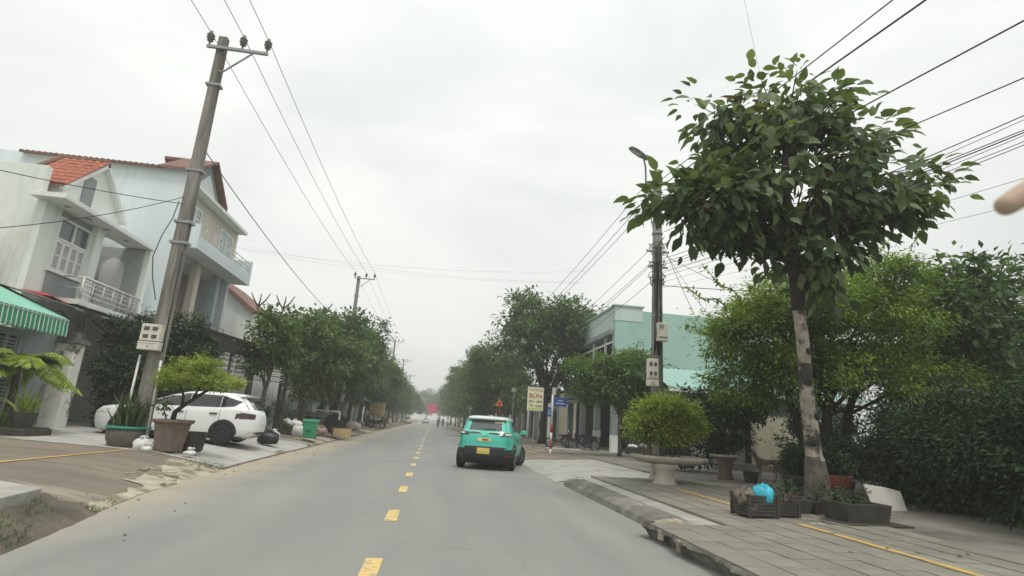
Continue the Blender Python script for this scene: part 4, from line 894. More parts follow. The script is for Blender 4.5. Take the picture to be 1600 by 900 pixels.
for (z, a, s) in ((.9, -1.2, .07), (1.45, -2.2, .06), (1.95, -1.0, .055), (2.6, -1.9, .05), (3.2, -1.3, .045)):
    t_ = (z-.35)/4.0; x = 7.42-.3*t_; y = 10.36-.18*t_
    kn = MB(); kn.lathe([(s*1.5, 0), (s*1.4, .03), (s*.8, .055), (0, .03)], (0, 0, 0), 9)
    k0 = len(kn.v)-4*9
    for i in range(k0, len(kn.v)):
        v = kn.v[i]; rr = .135
        kn.v[i] = (x+math.cos(a)*(rr-.02+v[2])-math.sin(a)*v[0], y+math.sin(a)*(rr-.02+v[2])+math.cos(a)*v[0], z+v[1])
    kn.build('knot', M['darkbark'], tk, smooth=True)
tw = MB()
for i in range(300):
    c = Vector(C_[i]); s = Vector((6.98, 10.15, float(np.clip(c.z-.8, 4.8, 7.8)))); 
    tw.tube([s.lerp(c, .5)+Vector((0, 0, -.08)), s.lerp(c, .75), c], [.02, .015, .006], 4)
tw.build('twigs', M['darkbark'], tk)

# ------------------------------------------------------------------ feathery tree behind it, hedge and the tree at the right edge
ft = thing('feathery_tree', 'wide feathery bright topped tree spreading behind the peeling trunk', 'tree', (10.5, 14.2, .3))
r = np.random.default_rng(6)
o, C_ = crown('crown', [(11.3, 15.0, 4.9, 3.2, 2.4, 1.7), (9.2, 14.8, 4.2, 1.6, 1.6, 1.3), (14.0, 15.0, 4.6, 2.0, 1.9, 1.4), (12.2, 14.6, 6.2, 1.8, 1.6, .8), (9.7, 14.4, 3.3, 1.4, 1.3, .9), (13.2, 14.4, 3.5, 2.2, 1.4, .8), (8.3, 14.9, 4.5, .8, .8, .6), (8.6, 15, 2.9, .9, .9, .7), (15.6, 15, 3.6, 1.6, 1.4, 1.2), (12.6, 13.8, 2.9, 2.4, 1.0, .7), (9.8, 14.2, 5.2, 1.6, 1.3, .8)], 560, 200, .46, .125, M['pinnate'], ft, .36, .45, .5, r, flat=.55)
C2 = [C_[i] for i in r.choice(len(C_), 16, replace=False)]
mb = limbs((10.4, 14.1, .2), (10.9, 14.5, 3.2), .17, .11, C2[:6], 9, .07, r)
limbs((10.7, 14.3, .2), (11.8, 14.6, 3.3), .14, .09, C2[6:11], 9, .08, r, mb); limbs((10.25, 14.2, .2), (9.5, 14.6, 3.2), .12, .08, C2[11:], 9, .08, r, mb)
mb.build('trunk', M['darkbark'], ft, smooth=True)
# long shoots breaking out of the crown
P_, D_, S_, T_ = [], [], [], []
for k, (a, b) in enumerate((((13.2, 14.4, 6.3), (14.1, 14.2, 8.15)), ((14.2, 14.4, 5.8), (15.9, 14.2, 6.75)), ((13.6, 14.4, 6.2), (14.7, 14.3, 7.0)), ((8.0, 14.6, 5.0), (6.6, 14.3, 5.6)), ((8.2, 14.6, 3.6), (6.9, 14.4, 3.1)), ((8.5, 14.6, 4.2), (6.5, 14.2, 4.5)), ((12.5, 14.4, 6.8), (12.9, 14.2, 7.6)), ((15.2, 14.6, 5.2), (17.2, 14.2, 6.0)), ((8.4, 14.5, 5.2), (7.1, 14.2, 6.2)))):
    a, b = Vector(a), Vector(b); pts = [a.lerp(b, i/8)+Vector((0, 0, -.25*(i/8)**2+.1*math.sin(i))) for i in range(9)]
    MB().tube(pts, [.02, .018, .016, .014, .012, .01, .009, .007, .004], 4).build('shoot', M['bark'], ft)
    for i in range(70):
        t = r.random(); p = pts[min(7, int(t*8))].lerp(pts[min(8, int(t*8)+1)], t*8 % 1)
        P_.append(p+Vector(r.normal(0, .03, 3))); D_.append(r.normal(0, 1, 3)+np.array([0, 0, -.2])); S_.append(.15*r.uniform(.6, 1.2)); T_.append(r.uniform(.2, .8))
leaves('shoot_leaves', P_, np.array(D_), np.array(S_), np.array(T_), M['pinnate'], ft, .5)
plant_from('overgrown_hedge', 'tall dark overgrown hedge filling the right edge of the pavement', 'hedge', (10.6, 9.5, .25),
           [(.5, 2.2, 1.1, 1.0, .8, 1.2), (-.1, .8, 1.15, .9, .9, 1.2), (-.5, -.6, 1.15, .9, .9, 1.2), (-.8, -2.0, 1.15, .9, .9, 1.2), (-1.0, -3.4, 1.2, .9, .9, 1.2), (1.6, 1.2, 1.5, 1.4, 1.2, 1.3), (1.2, -.6, 1.6, 1.2, 1.2, 1.2), (2.6, 2.6, 1.4, 1.4, 1.0, 1.2), (3.2, 4.6, 1.3, 1.6, 1.0, 1.3), (1.0, 3.4, 1.0, 1.0, .8, 1.1)], 480, 190, .46, .105, 'hedge', stem=(0, 0, 1), lo=.55)
street_tree('dark broad leaved tree at the right edge beyond the hedge', (16.0, 14.2, .35), 6.9, 4.6, 4.6, 150, 60, .26, 'street', None, .15, 44, 0, .5, .4)
bg = thing('boundary_hedge', 'dim mass of shrubs behind the dog and the dark pots', 'hedge', (9.4, 18.6, .3))
crown('foliage', [(8.9, 18.6, 1.2, .8, .6, 1.0), (8.9, 18.9, 2.3, .8, .6, .7), (10.0, 19.0, 2.6, .9, .5, .5), (11.6, 19.2, 2.7, .9, .5, .45), (13.4, 19, 1.4, .9, .6, 1.1), (14.6, 18.6, 1.4, 1.2, .7, 1.2)], 170, 75, .3, .17, M['hedge'], bg, .45, .35, .5)

# ------------------------------------------------------------------ right pavement: raised bonsai tray, pots, crates, planters, dog
bn = thing('bonsai_tray', 'concrete bonsai tray on two pedestals holding a yellow green shrub', 'planter', (5.95, 14.2, .2))
oc = [(-.87, -.42), (-.62, -.62), (.62, -.62), (.87, -.42), (.87, .42), (.62, .62), (-.62, .62), (-.87, .42)]
def octo(s, dz): return [(6.1+x*s, 14.25+y*s, dz) for x, y in oc]
mb = MB(); rings = [(.74, .70), (.93, .76), (1.0, .82), (1.0, .89), (.92, .89), (.90, .83)]
vs = sum([octo(s, z) for s, z in rings], []); fs = [(i*8+j, i*8+(j+1) % 8, (i+1)*8+(j+1) % 8, (i+1)*8+j) for i in range(5) for j in range(8)] + [tuple(range(8))]
mb.add(vs, fs); mb.build('tray', M['stonepot'], bn, bevel=.012)
MB().add(octo(.91, .85), [tuple(range(8))]).build('soil', M['soil'], bn)
for (x, y) in ((5.82, 13.85), (6.15, 15.0)):
    mb = MB(); mb.lathe([(.30, .18), (.31, .24), (.25, .32), (.225, .45), (.24, .58), (.30, .70)], (x, y, 0), 22); mb.build('pedestal', M['stonepot'], bn, smooth=True)
r = np.random.default_rng(8)
o, C_ = crown('foliage', [(5.55, 14.2, 1.75, .55, .5, .42), (6.0, 14.3, 2.05, .5, .5, .4), (6.55, 14.3, 1.75, .55, .5, .4), (6.0, 14.2, 1.5, .8, .5, .3), (5.3, 14.2, 1.5, .3, .3, .2)], 170, 75, .26, .10, M['yellowgreen'], bn, .45, .25, .35, r)
mb = MB()
for k in range(11):
    a = r.uniform(-.5, .5); b = r.uniform(-.25, .25); c = C_[int(r.integers(len(C_)))]
    mb.tube([(5.95+a, 14.25+b, .83), (5.95+a*1.05, 14.25+b, 1.15), tuple(c)], [.022, .018, .008], 5)
mb.build('stems', M['bark'], bn, smooth=True)
p2 = thing('potted_plant', 'dark tall pot with a pale rim holding a dark bush, right of the bonsai tray', 'potted plant', (8.62, 16.1, .25))
MB().lathe([(.20, .25), (.22, .3), (.19, .5), (.24, .75), (.36, .88)], (8.62, 16.1, 0), 20).build('pot', M['clay'], p2, smooth=True)
MB().lathe([(.36, .88), (.43, .90), (.43, .95), (.36, .95)], (8.62, 16.1, 0), 20).build('rim', M['stonepot'], p2, smooth=True)
crown('foliage', [(8.62, 16.1, 1.75, .8, .6, .7), (8.4, 16.1, 1.3, .5, .4, .4), (9.0, 16.1, 2.2, .6, .5, .5)], 80, 70, .24, .11, M['hedge'], p2, .45, .3, .4)
MB().tube([(8.62, 16.1, .9), (8.6, 16.1, 1.3), (8.65, 16.1, 1.8)], [.05, .04, .03], 6).build('stem', M['bark'], p2)
def pot_plant(label, c, r0, h, blobs, k, per, m, ls=.1, cat='potted plant', pm='darkpot', square=False, group=None):
    t = thing('potted_plant', label, cat, c, group); x, y, z = c
    mb = MB()
    if square:
        s = r0
        vs = [(x+sx*s*f, y+sy*s*f*.8, z+zz) for f, zz in ((.86, 0), (1, h), (.9, h), (.88, h-.05)) for sx, sy in ((-1, -1), (1, -1), (1, 1), (-1, 1))]
        mb.add(vs, [(i*4+j, i*4+(j+1) % 4, (i+1)*4+(j+1) % 4, (i+1)*4+j) for i in range(3) for j in range(4)] + [(0, 1, 2, 3), (12, 13, 14, 15)])
        mb.build('pot', M[pm], t, bevel=.015)
    else:
        mb.lathe([(r0*.72, z), (r0*.85, z+.05), (r0*.98, z+h*.8), (r0*1.06, z+h*.86), (r0*1.06, z+h), (r0*.92, z+h), (r0*.9, z+h-.05), (0, z+h-.05)], (x, y, 0), 20); mb.build('pot', M[pm], t, smooth=True)
    if k: crown('foliage', [(b[0]+x, b[1]+y, b[2]+z, b[3], b[4], b[5]) for b in blobs], k, per, .14, ls, M[m], t, .4, .1, .35)
    return t
pot_plant('small empty dark pot standing right of the tall rimmed pot', (8.98, 15.35, .26), .2, .3, [], 0, 0, None, cat='pot')
pot_plant('round bush in a dark pot directly left of the peeling trunk', (8.62, 12.6, .25), .40, .45, [(0, 0, .75, .4, .4, .33)], 45, 60, 'hedge', .1)
pot_plant('dark pot with twiggy plant tucked right behind the peeling trunk', (8.7, 11.6, .25), .4, .5, [(0, 0, .9, .4, .3, .4)], 40, 55, 'hedge', .09)
pot_plant('dark square trough left of the trunk base with a few twigs', (6.3, 9.65, .22), .34, .26, [(0, 0, .35, .25, .15, .12)], 8, 25, 'hedge', .09, square=True)
pot_plant('low dark square planter against the foot of the peeling trunk', (6.95, 9.6, .22), .34, .25, [(.1, .0, .34, .2, .15, .1)], 6, 25, 'hedge', .09, square=True)
pot_plant('large dark square planter right of the peeling trunk', (6.95, 8.8, .22), .40, .33, [(-.1, 0, .42, .25, .2, .1)], 8, 30, 'hedge', .09, square=True)
MB().box((7.0, 8.65, .248), (1.2, .62, .03), .1).build('planter_shadow_slab', M['darkpot'], pr_)  # dark slab reaching past the planter, stands in for its shadow
rp = thing('plant_pot', 'red plastic pot with stems showing behind the dark square planter', 'pot', (8.5, 11.2, .25))
MB().lathe([(.2, .55), (.27, .8), (.29, .82), (.25, .82), (0, .78)], (8.5, 11.2, 0), 18).build('pot', M['redpot'], rp, smooth=True)
MB().lathe([(.24, .22), (.24, .56), (0, .56)], (8.5, 11.2, 0), 14).build('stand', M['darkpot'], rp)
crown('foliage', [(8.5, 11.2, 1.05, .3, .3, .22)], 16, 30, .12, .1, M['hedge'], rp, .4, .1)
def crate(name, label, c, s, h, m, rz, cat='basket'):
    t = thing(name, label, cat, c, None, rz)
    for i in range(6):
        z = .03+i*(h-.03)/6
        b = MB(); th = .018
        b.bb((-s[0], -s[1], z), (s[0], -s[1]+th, z+h/6*.72)).bb((-s[0], s[1]-th, z), (s[0], s[1], z+h/6*.72)).bb((-s[0], -s[1]+th, z), (-s[0]+th, s[1]-th, z+h/6*.72)).bb((s[0]-th, -s[1]+th, z), (s[0], s[1]-th, z+h/6*.72))
        b.build('slat_ring', M[m], t, world=False)
    for x in (-1, 1):
        for y in (-1, 1): MB().bb((x*s[0]-.02, y*s[1]-.02, 0), (x*s[0]+.02, y*s[1]+.02, h+.01)).build('corner_post', M[m], t, world=False)
    MB().bb((-s[0]+.02, -s[1]+.02, .01), (s[0]-.02, s[1]-.02, .03)).build('base', M[m], t, world=False)
    return t
crate('basket', 'dark slatted basket on the pavement overfilled with rubbish', (5.28, 8.95, .24), (.26, .22), .34, 'darkpot', .12)
bag('sack', 'brown crumpled sack stuffed into the left of the dark basket', 'sack', (5.14, 8.95, .40), (.17, .18, .25), M['sack'], 21, tie=False)
bag('plastic_bag', 'bright turquoise plastic bag bulging from the dark basket', 'bag', (5.40, 8.88, .43), (.155, .15, .29), M['plasticblue'], 22, tie=False)
crate('basket', 'small dark basket of dry twigs beside the turquoise bag', (5.84, 9.1, .24), (.2, .18), .24, 'darkpot', -.1)
twg = MB()
for k in range(40):
    a = random.uniform(0, 6.28); twg.tube([(5.92+random.uniform(-.15, .15), 9.1+random.uniform(-.12, .12), .4), (5.92+.3*math.cos(a), 9.1+.25*math.sin(a), random.uniform(.5, .68))], [.008, .003], 4)
tag(twg.build('dry_twigs', M['bark']), 'bundle of dry twigs sticking out of the small dark basket', 'twigs')
bd_ = thing('board', 'blank white board leaning against the dark hedge', 'board', (8.95, 10.5, .25))
MB().add([(8.62, 10.42, .28), (9.32, 10.38, .23), (9.34, 10.55, .62), (9.0, 10.56, .68), (8.58, 10.58, .72), (8.62, 10.45, .28), (9.32, 10.41, .23), (9.34, 10.58, .62), (9.0, 10.59, .68), (8.58, 10.61, .72)], [(0, 1, 2, 3, 4), (5, 6, 7, 8, 9), (0, 1, 6, 5), (1, 2, 7, 6), (2, 3, 8, 7), (3, 4, 9, 8), (4, 0, 5, 9)]).build('sheet', M['board'], bd_)
MB().bb((8.6, 10.56, .24), (8.64, 10.72, .6)).bb((9.28, 10.56, .24), (9.32, 10.72, .55)).build('batten', M['bark'], bd_)
# the dog: standing, side on, head up to the left
dg = thing('dog', 'thin tan dog standing side on behind the basket with the turquoise bag', 'dog', (10.2, 16.5, .28)); z0 = .28
def dj(x, y, z, r): return (10.2+x, 16.5+y, z0+z, r)
J = dict(pelvis=dj(.32, 0, .52, .085), loin=dj(.12, 0, .53, .08), rib=dj(-.08, 0, .50, .105), chest=dj(-.25, 0, .51, .105), neck=dj(-.36, 0, .63, .065), head=dj(-.43, 0, .74, .062), snout=dj(-.54, 0, .71, .036), nose=dj(-.60, 0, .70, .026),
         tail1=dj(.42, 0, .55, .028), tail2=dj(.52, 0, .48, .02), tail3=dj(.58, .01, .38, .012),
         earl=dj(-.41, .05, .82, .02), earr=dj(-.41, -.05, .82, .02))
E_ = [('pelvis', 'loin'), ('loin', 'rib'), ('rib', 'chest'), ('chest', 'neck'), ('neck', 'head'), ('head', 'snout'), ('snout', 'nose'), ('pelvis', 'tail1'), ('tail1', 'tail2'), ('tail2', 'tail3'), ('head', 'earl'), ('head', 'earr')]
for s, q in ((-1, 'l'), (1, 'r')):
    k = .03*s
    J.update({'sh'+q: dj(-.27, .07*s, .42, .055), 'el'+q: dj(-.22+k, .075*s, .30, .035), 'wr'+q: dj(-.25+k, .075*s, .13, .024), 'fp'+q: dj(-.27+k, .075*s, .02, .028),
              'hp'+q: dj(.31, .075*s, .42, .07), 'kn'+q: dj(.24-k, .08*s, .30, .045), 'hk'+q: dj(.38-k, .08*s, .17, .024), 'hf'+q: dj(.35-k, .08*s, .02, .028)})
    E_ += [('chest', 'sh'+q), ('sh'+q, 'el'+q), ('el'+q, 'wr'+q), ('wr'+q, 'fp'+q), ('pelvis', 'hp'+q), ('hp'+q, 'kn'+q), ('kn'+q, 'hk'+q), ('hk'+q, 'hf'+q)]
skinfig('body', J, E_, M['fur'], dg, 1)

# ------------------------------------------------------------------ right pole with lamp, boxes and cable bundle
PR = (7.1, 17.5, .24)
pr2 = thing('utility_pole', 'concrete pole on the right with street lamp and hanging cable coils', 'utility pole', PR)
MB().tube([(7.1, 17.5, 0), (7.1, 17.5, 5), (7.1, 17.5, 10.5)], [.21, .18, .145], 14).build('shaft', M['pole'], pr2, smooth=True)
for z in (4.3, 5.2, 6.6, 7.6, 8.1, 9.3, 10.1): MB().lathe([(.185, z), (.19, z+.02), (.19, z+.05), (.185, z+.07)], (7.1, 17.5, 0), 12).build('clamp_band', M['steel'], pr2)
each('bracket', (((6.62, 17.46, 9.9), (7.1, 17.52, 9.96)), ((6.62, 17.46, 9.4), (7.1, 17.52, 9.46)), ((6.7, 17.42, 7.45), (7.5, 17.5, 7.51)), ((6.75, 17.42, 6.9), (7.45, 17.5, 6.95))), M['steel'], pr2)
cb = MB(); r = np.random.default_rng(17)
for k in range(11):
    a0 = r.uniform(0, 6.28); z = r.uniform(6.1, 7.7); rr = r.uniform(.2, .3)
    cb.tube([(7.1+rr*math.cos(a0+q*.7)*(1+.1*math.sin(q)), 17.5+rr*math.sin(a0+q*.7), z+.09*math.sin(q*1.3+k)) for q in range(10)], .012, 5)
for k in range(7):
    x = 7.1+r.uniform(-.24, .24); cb.tube([(x, 17.3, 7.6), (x+r.uniform(-.08, .08), 17.28, 6.6), (x+r.uniform(-.06, .06), 17.28, 5.2), (7.02+r.uniform(-.1, .15), 17.3, 3.9)], .014, 5)
cb.build('cable_coil', M['wire'], pr2, smooth=True)
lm_ = thing('street_lamp', 'grey street lamp head on a curved arm above the right pole', 'street lamp', (6.65, 17.45, 9.2))
MB().tube([(6.64, 17.44, 9.2), (6.64, 17.42, 10.2), (6.58, 17.3, 10.5), (6.4, 17.0, 10.65)], [.035, .035, .032, .03], 8).build('arm', M['steel'], lm_, smooth=True)
mb = MB(); vs = []
prof = [(-.42, .04, .02), (-.38, .11, .05), (-.15, .16, .08), (.15, .15, .08), (.36, .09, .06), (.46, .045, .04)]
hd = Vector((-.88, -.42, .22)).normalized(); sd2 = hd.cross(Vector((0, 0, 1))).normalized(); ud = sd2.cross(hd); c0 = Vector((6.15, 16.85, 10.74))
for (t, wv, hv) in prof:
    for j in range(12):
        q = 2*PI*j/12; vs.append(c0 - hd*t + sd2*wv*math.cos(q) + ud*hv*(math.sin(q) if math.sin(q) > 0 else .55*math.sin(q)))
mb.add(vs, [(i*12+j, i*12+(j+1) % 12, (i+1)*12+(j+1) % 12, (i+1)*12+j) for i in range(5) for j in range(12)] + [tuple(range(12)), tuple(60+j for j in range(12))])
mb.build('lamp_head', M['steel'], lm_, smooth=True)
MB().add([c0 - hd*t + sd2*wv*s - ud*.05 for t, wv in ((-.3, .09), (.1, .11)) for s in (-1, 1)], [(0, 1, 3, 2)]).build('lens', M['lampwhite'], lm_)
cbx = thing('cabinet_box', 'grey telecom box fixed high on the right pole', 'cable box', (7.16, 17.25, 4.65))
MB().bb((6.99, 17.14, 4.35), (7.33, 17.33, 4.95)).build('case', M['boxw'], cbx, bevel=.02)
MB().bb((7.02, 17.125, 4.78), (7.18, 17.145, 4.9)).bb((7.0, 17.12, 4.48), (7.32, 17.145, 4.5)).build('vent', M['greywall'], cbx)
meter_box('cream meter box with four windows low on the right pole', (6.84, 17.24, 3.3), (.34, .2, .85), -.1)

# ------------------------------------------------------------------ buildings on the right
tl = thing('house', 'turquoise two storey house with pale parapet and balcony windows', 'house', (12, 32, .4))
MB().bb((9.7, 30.0, 3.5), (19, 30.25, 7.5)).bb((11.3, 30.0, 7.5), (19, 30.25, 8.15)).bb((13.2, 30.0, .3), (19, 30.25, 3.5)).build('side_wall', M['teal'], tl)
MB().bb((9.68, 29.98, 7.503), (11.3, 30.27, 8.35)).bb((9.68, 30.27, 7.0), (9.95, 42, 8.3)).build('parapet', M['ltteal'], tl, bevel=.01)
MB().bb((9.55, 29.9, 8.35), (11.4, 30.32, 8.43)).bb((9.55, 30.32, 8.3), (10.05, 42, 8.38)).build('coping', M['ltteal'], tl)
MB().bb((9.7, 30.25, 3.5), (9.95, 42, 4.9)).build('front_wall', M['ltteal'], tl)
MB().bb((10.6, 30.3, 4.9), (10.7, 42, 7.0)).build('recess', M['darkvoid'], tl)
MB().bb((9.5, 30.25, 6.75), (10.6, 42, 7.0)).build('eave_slab', M['greywall'], tl)
for y in (30.35, 31.9, 34.4): MB().bb((9.72, y, 4.9), (9.84, y+.14, 6.75)).build('window_post', M['white'], tl)
MB().bb((9.72, 30.4, 6.3), (9.82, 42, 6.4)).bb((9.72, 30.4, 5.55), (9.80, 42, 5.62)).build('window_rail', M['white'], tl)
lo_ = thing('house', 'low house with turquoise tin awning and white fascia behind the right pole', 'house', (12, 23, .4))
MB().bb((9.3, 22.6, .3), (18, 22.8, 3.3)).build('wall', M['greywall'], lo_)
for k in range(34):
    x = 9.3+k*.26
    MB().add([(x, 21.6, 3.28), (x+.13, 21.6, 3.33), (x+.26, 21.6, 3.28), (x+.26, 24.2, 4.3), (x+.13, 24.2, 4.35), (x, 24.2, 4.3), (x, 21.6, 3.25), (x+.26, 21.6, 3.25), (x+.26, 24.2, 4.27), (x, 24.2, 4.27)], [(0, 1, 4, 5), (1, 2, 3, 4), (6, 7, 8, 9), (0, 6, 7, 2, 1), (0, 5, 9, 6), (2, 7, 8, 3)]).build('roof_sheet', M['tealtin'], lo_)
MB().bb((9.25, 21.55, 3.12), (18.2, 21.62, 3.26)).build('fascia', M['white'], lo_)
MB().bb((9.4, 22.56, .35), (10.6, 22.6, 2.5)).build('door', M['darkpanel'], lo_)
bw = thing('boundary_wall', 'cream boundary wall with grey left bay behind the dog', 'wall', (13, 20.5, .4))
MB().bb((12.0, 20.4, .3), (15.5, 20.55, 2.35)).build('wall', mat('cream wall', (.60, .58, .43), .9, (.52, .50, .37), 1, stain=(.36, .34, .26), ss=.6), bw)
MB().bb((10.2, 20.42, .3), (11.75, 20.53, 2.0)).build('grey_bay', M['concrete'], bw)
MB().bb((11.78, 20.36, .3), (11.97, 20.56, 2.5)).build('post', M['darkpanel'], bw)
MB().bb((10.2, 20.1, .3), (15.5, 20.4, .55)).build('plinth', M['concrete'], bw)
tw_ = thing('house_wall', 'turquoise wall end showing right of the feathery tree', 'wall', (18.5, 17.4, .4))
MB().bb((16.6, 17.3, .3), (26, 17.55, 4.4)).build('wall', M['teal'], tw_)
MB().bb((16.55, 17.2, 4.4), (26, 17.6, 4.5)).build('coping', M['whitewall'], tw_)
MB().bb((9.72, 30.02, 3.3), (13.2, 42, 3.498)).build('ceiling', M['greywall'], tl)
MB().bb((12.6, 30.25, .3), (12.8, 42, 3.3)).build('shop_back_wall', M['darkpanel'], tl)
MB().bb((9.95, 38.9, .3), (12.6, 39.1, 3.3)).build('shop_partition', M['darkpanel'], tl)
MB().bb((10.4, 38.8, .4), (11.6, 38.895, 2.9)).build('red_curtain', M['brownwood'], tl)
for k, (x, y) in enumerate(((9.9, 30.5), (9.9, 33.8), (9.9, 37.2), (9.9, 40.6), (12.9, 30.2))):
    p = MB().bb((x-.18, y-.16, .15), (x+.18, y+.16, 3.3)).build('pillar', M['greywall'], tl, bevel=.01)
    if k == 0: MB().bb((x-.185, y-.165, .15), (x+.185, y+.165, 1.2)).build('painted_base', M['whitewall'], p)
MB().bb((9.6, 33.62, 1.0), (10.1, 33.64, 1.4)).build('notice', M['platewhite'], tl)
MB().bb((9.2, 30.1, .1), (13, 42, .3)).build('step', M['concrete'], tl)
MB().bb((8.2, 37.5, 3.1), (9.69, 41, 3.25)).build('lean_to_roof', M['tin'], tl)
MB().tube([(8.4, 37.7, .2), (8.3, 37.7, 3.1)], .07, 8).build('lean_to_post', M['greywall'], tl)
MB().bb((10.6, 30.02, .3), (13.2, 30.12, 2.9)).build('shutter', M['darkpanel'], tl)  # added near-black sheet, stands in for the shade under the vine canopy
sg_ = thing('stall_box', 'dark low box with white bags on top by the shop pillar', 'box', (11.2, 29.4, .3))
MB().bb((10.3, 29.2, .2), (11.5, 29.75, .6)).build('case', M['darkpot'], sg_, bevel=.01)
tag(bag('bag', '', '', (10.6, 29.5, .6), (.28, .2, .2), M['plasticw'], 31, parent=sg_), None)
tag(bag('bag', '', '', (11.2, 29.5, .6), (.2, .2, .28), M['greywall'], 32, parent=sg_), None)
plant_from('vine_canopy', 'bright green vine canopy overhanging the open fronted shop', 'vine', (8.8, 26.2, .3),
           [(-.9, 0, 3.8, 1.4, 1.0, .75), (.7, 0, 3.9, 1.6, 1.1, .85), (2.0, 0, 3.1, 1.2, 1.0, .9), (-.2, 0, 3.1, 1.6, .9, .65), (.8, .2, 4.6, .8, .8, .4), (-2.0, .3, 4.0, .7, .7, .5), (1.4, 0, 2.3, 1.5, .9, .6), (2.9, 0, 3.2, 1.0, .9, .9), (-1.2, .2, 2.9, 1.1, .8, .5)], 420, 80, .34, .17, 'bougain', stem=(0, 0, 2.6), lo=.45, r0=.09, ntg=12)
r = np.random.default_rng(19); P_, D_, S_, T_ = [], [], [], []; mb = MB()
vs_ = thing('vine_shoots', 'long loose vine shoots rising above the canopy against the turquoise wall', 'vine', (9.5, 26, 4.5))
for k in range(9):
    a = Vector((r.uniform(7.6, 11.2), 26, 4.6)); b = a+Vector((r.uniform(-.5, .5), r.uniform(-.2, .2), r.uniform(.6, 1.5)))
    MB().tube([a, a.lerp(b, .5)+Vector((.06, 0, 0)), b], [.015, .012, .006], 4).build('stem', M['bark'], vs_)
    for i in range(40): P_.append(a.lerp(b, r.random())+Vector(r.normal(0, .05, 3))); D_.append(r.normal(0, 1, 3)); S_.append(.13*r.uniform(.6, 1.2)); T_.append(r.uniform(.3, 1))
leaves('foliage', P_, np.array(D_), np.array(S_), np.array(T_), M['bougain'], vs_, .5)

# ------------------------------------------------------------------ signs
ns = thing('shop_sign', 'cream noodle shop sign reading BÚN in red letters', 'sign', (5.36, 30, .15))
MB().box((5.36, 30, 2.82), (.84, .08, 1.22)).build('panel', M['signcream'], ns, bevel=.01)
MB().bb((4.93, 29.955, 2.2), (5.79, 30.045, 2.23)).bb((4.93, 29.955, 3.41), (5.79, 30.045, 3.44)).bb((4.93, 29.955, 2.23), (4.96, 30.045, 3.41)).bb((5.76, 29.955, 2.23), (5.79, 30.045, 3.41)).build('frame', M['platewhite'], ns)
MB().tube([(5.36, 30.08, .1), (5.36, 30.08, 3.3)], .035, 8).build('post', M['steel'], ns)
rot = (PI/2, 0, 0)
text('THƯƠNG', 'lettering', .19, M['paleredink'], ns, (5.36, 29.953, 3.28), rot, sx=.95)
text('BÚN', 'lettering', .32, M['redink'], ns, (5.36, 29.953, 2.96), rot, sx=1.1)
text('GIÒ - GÂN', 'lettering', .165, M['ink'], ns, (5.36, 29.953, 2.68), rot, sx=.9)
text('TÁI - NẠM', 'lettering', .165, M['ink'], ns, (5.36, 29.953, 2.45), rot, sx=.9)
MB().box((5.36, 29.954, 2.30), (.76, .004, .10)).build('yellow_strip', mat('lime strip', (.62, .64, .20), .6), ns)
ss = thing('street_sign', 'red and white banded post carrying blue street name plates', 'sign post', (5.72, 27.2, .12))
for k in range(9):
    z0 = .1+k*.36 if k < 5 else 1.9+(k-5)*.42; z1 = z0+(.36 if k < 5 else .42)
for (z0, z1, m_) in ((.08, .40, 'white'), (.40, .75, 'signred'), (.75, 1.15, 'white'), (1.15, 1.52, 'signred'), (1.52, 2.95, 'white')):
    MB().tube([(5.72, 27.2, z0), (5.72, 27.2, z1)], .055, 10).build('post_band', M[m_], ss, smooth=True)
for (c, wd, ry) in (((6.1, 27.18, 2.62), .62, 0), ((5.55, 27.1, 2.12), .34, .8)):
    p = MB().box(c, (wd, .02, .42 if ry == 0 else .46), ry).build('name_plate', M['signblue'], ss, bevel=.004)
    d = Vector((math.sin(ry), -math.cos(ry), 0))*.013
    for dz, wf_ in ((.06, .42), (-.07, .72)): MB().box(Vector(c)+d+Vector((0, 0, dz)), (wd*wf_, .004, .055), ry).build('white_line', M['platewhite'], p)
MB().bb((5.68, 27.17, 2.95), (5.86, 27.2, 3.3)).build('bracket', M['platewhite'], ss)
tr = thing('warning_sign', 'orange triangular warning sign on a post behind the turquoise car', 'road sign', (5.5, 48, .15))
a_ = .36
MB().prism([(5.5-a_, 2.85), (5.5+a_, 2.85), (5.5, 2.85+a_*1.75)], 47.96, 48.0, 'Y').build('plate', M['signorange'], tr, bevel=.01)
MB().prism([(5.5-.07, 2.95), (5.5+.07, 2.95), (5.5+.05, 3.22), (5.5, 3.3), (5.5-.05, 3.22)], 47.94, 47.955, 'Y').build('symbol', M['ink'], tr)
MB().tube([(5.5, 48.03, .1), (5.5, 48.03, 3.4)], .035, 8).build('post', M['signred'], tr)
lp_ = thing('lamp_post', 'thin pale post with a small box on top left of the noodle sign', 'post', (6.4, 46, .2))
MB().tube([(6.4, 46, .1), (6.4, 46, 4.0)], .05, 8).build('post', M['steel'], lp_); MB().box((6.4, 45.95, 4.15), (.34, .2, .34)).build('box', M['boxw'], lp_, bevel=.02)
fp_ = thing('road_sign', 'small white sign on a leaning post left of the turquoise car roof', 'road sign', (3.9, 62, .15))
MB().tube([(3.9, 62, .1), (3.95, 62, 3.0)], .04, 6).build('post', M['steel'], fp_); MB().lathe([(.3, -.015), (.3, .015)], (3.95, 61.95, 3.0), 16, 'Y').build('plate', M['platewhite'], fp_)
bt_ = thing('sign_post', 'leaning grey post with small white plates beside the parked trailer', 'post', (-6.3, 38.5, .25))
MB().tube([(-6.3, 38.5, .2), (-5.95, 38.6, 4.3)], [.10, .08], 8).build('post', M['pole'], bt_)
for (z, s) in ((3.9, .7), (3.2, .5), (2.4, .5)): MB().box((-6.3+.35*z/4.3+.16, 38.4, z), (.2, .02, s), ry=.08).build('plate', M['platewhite'], bt_)
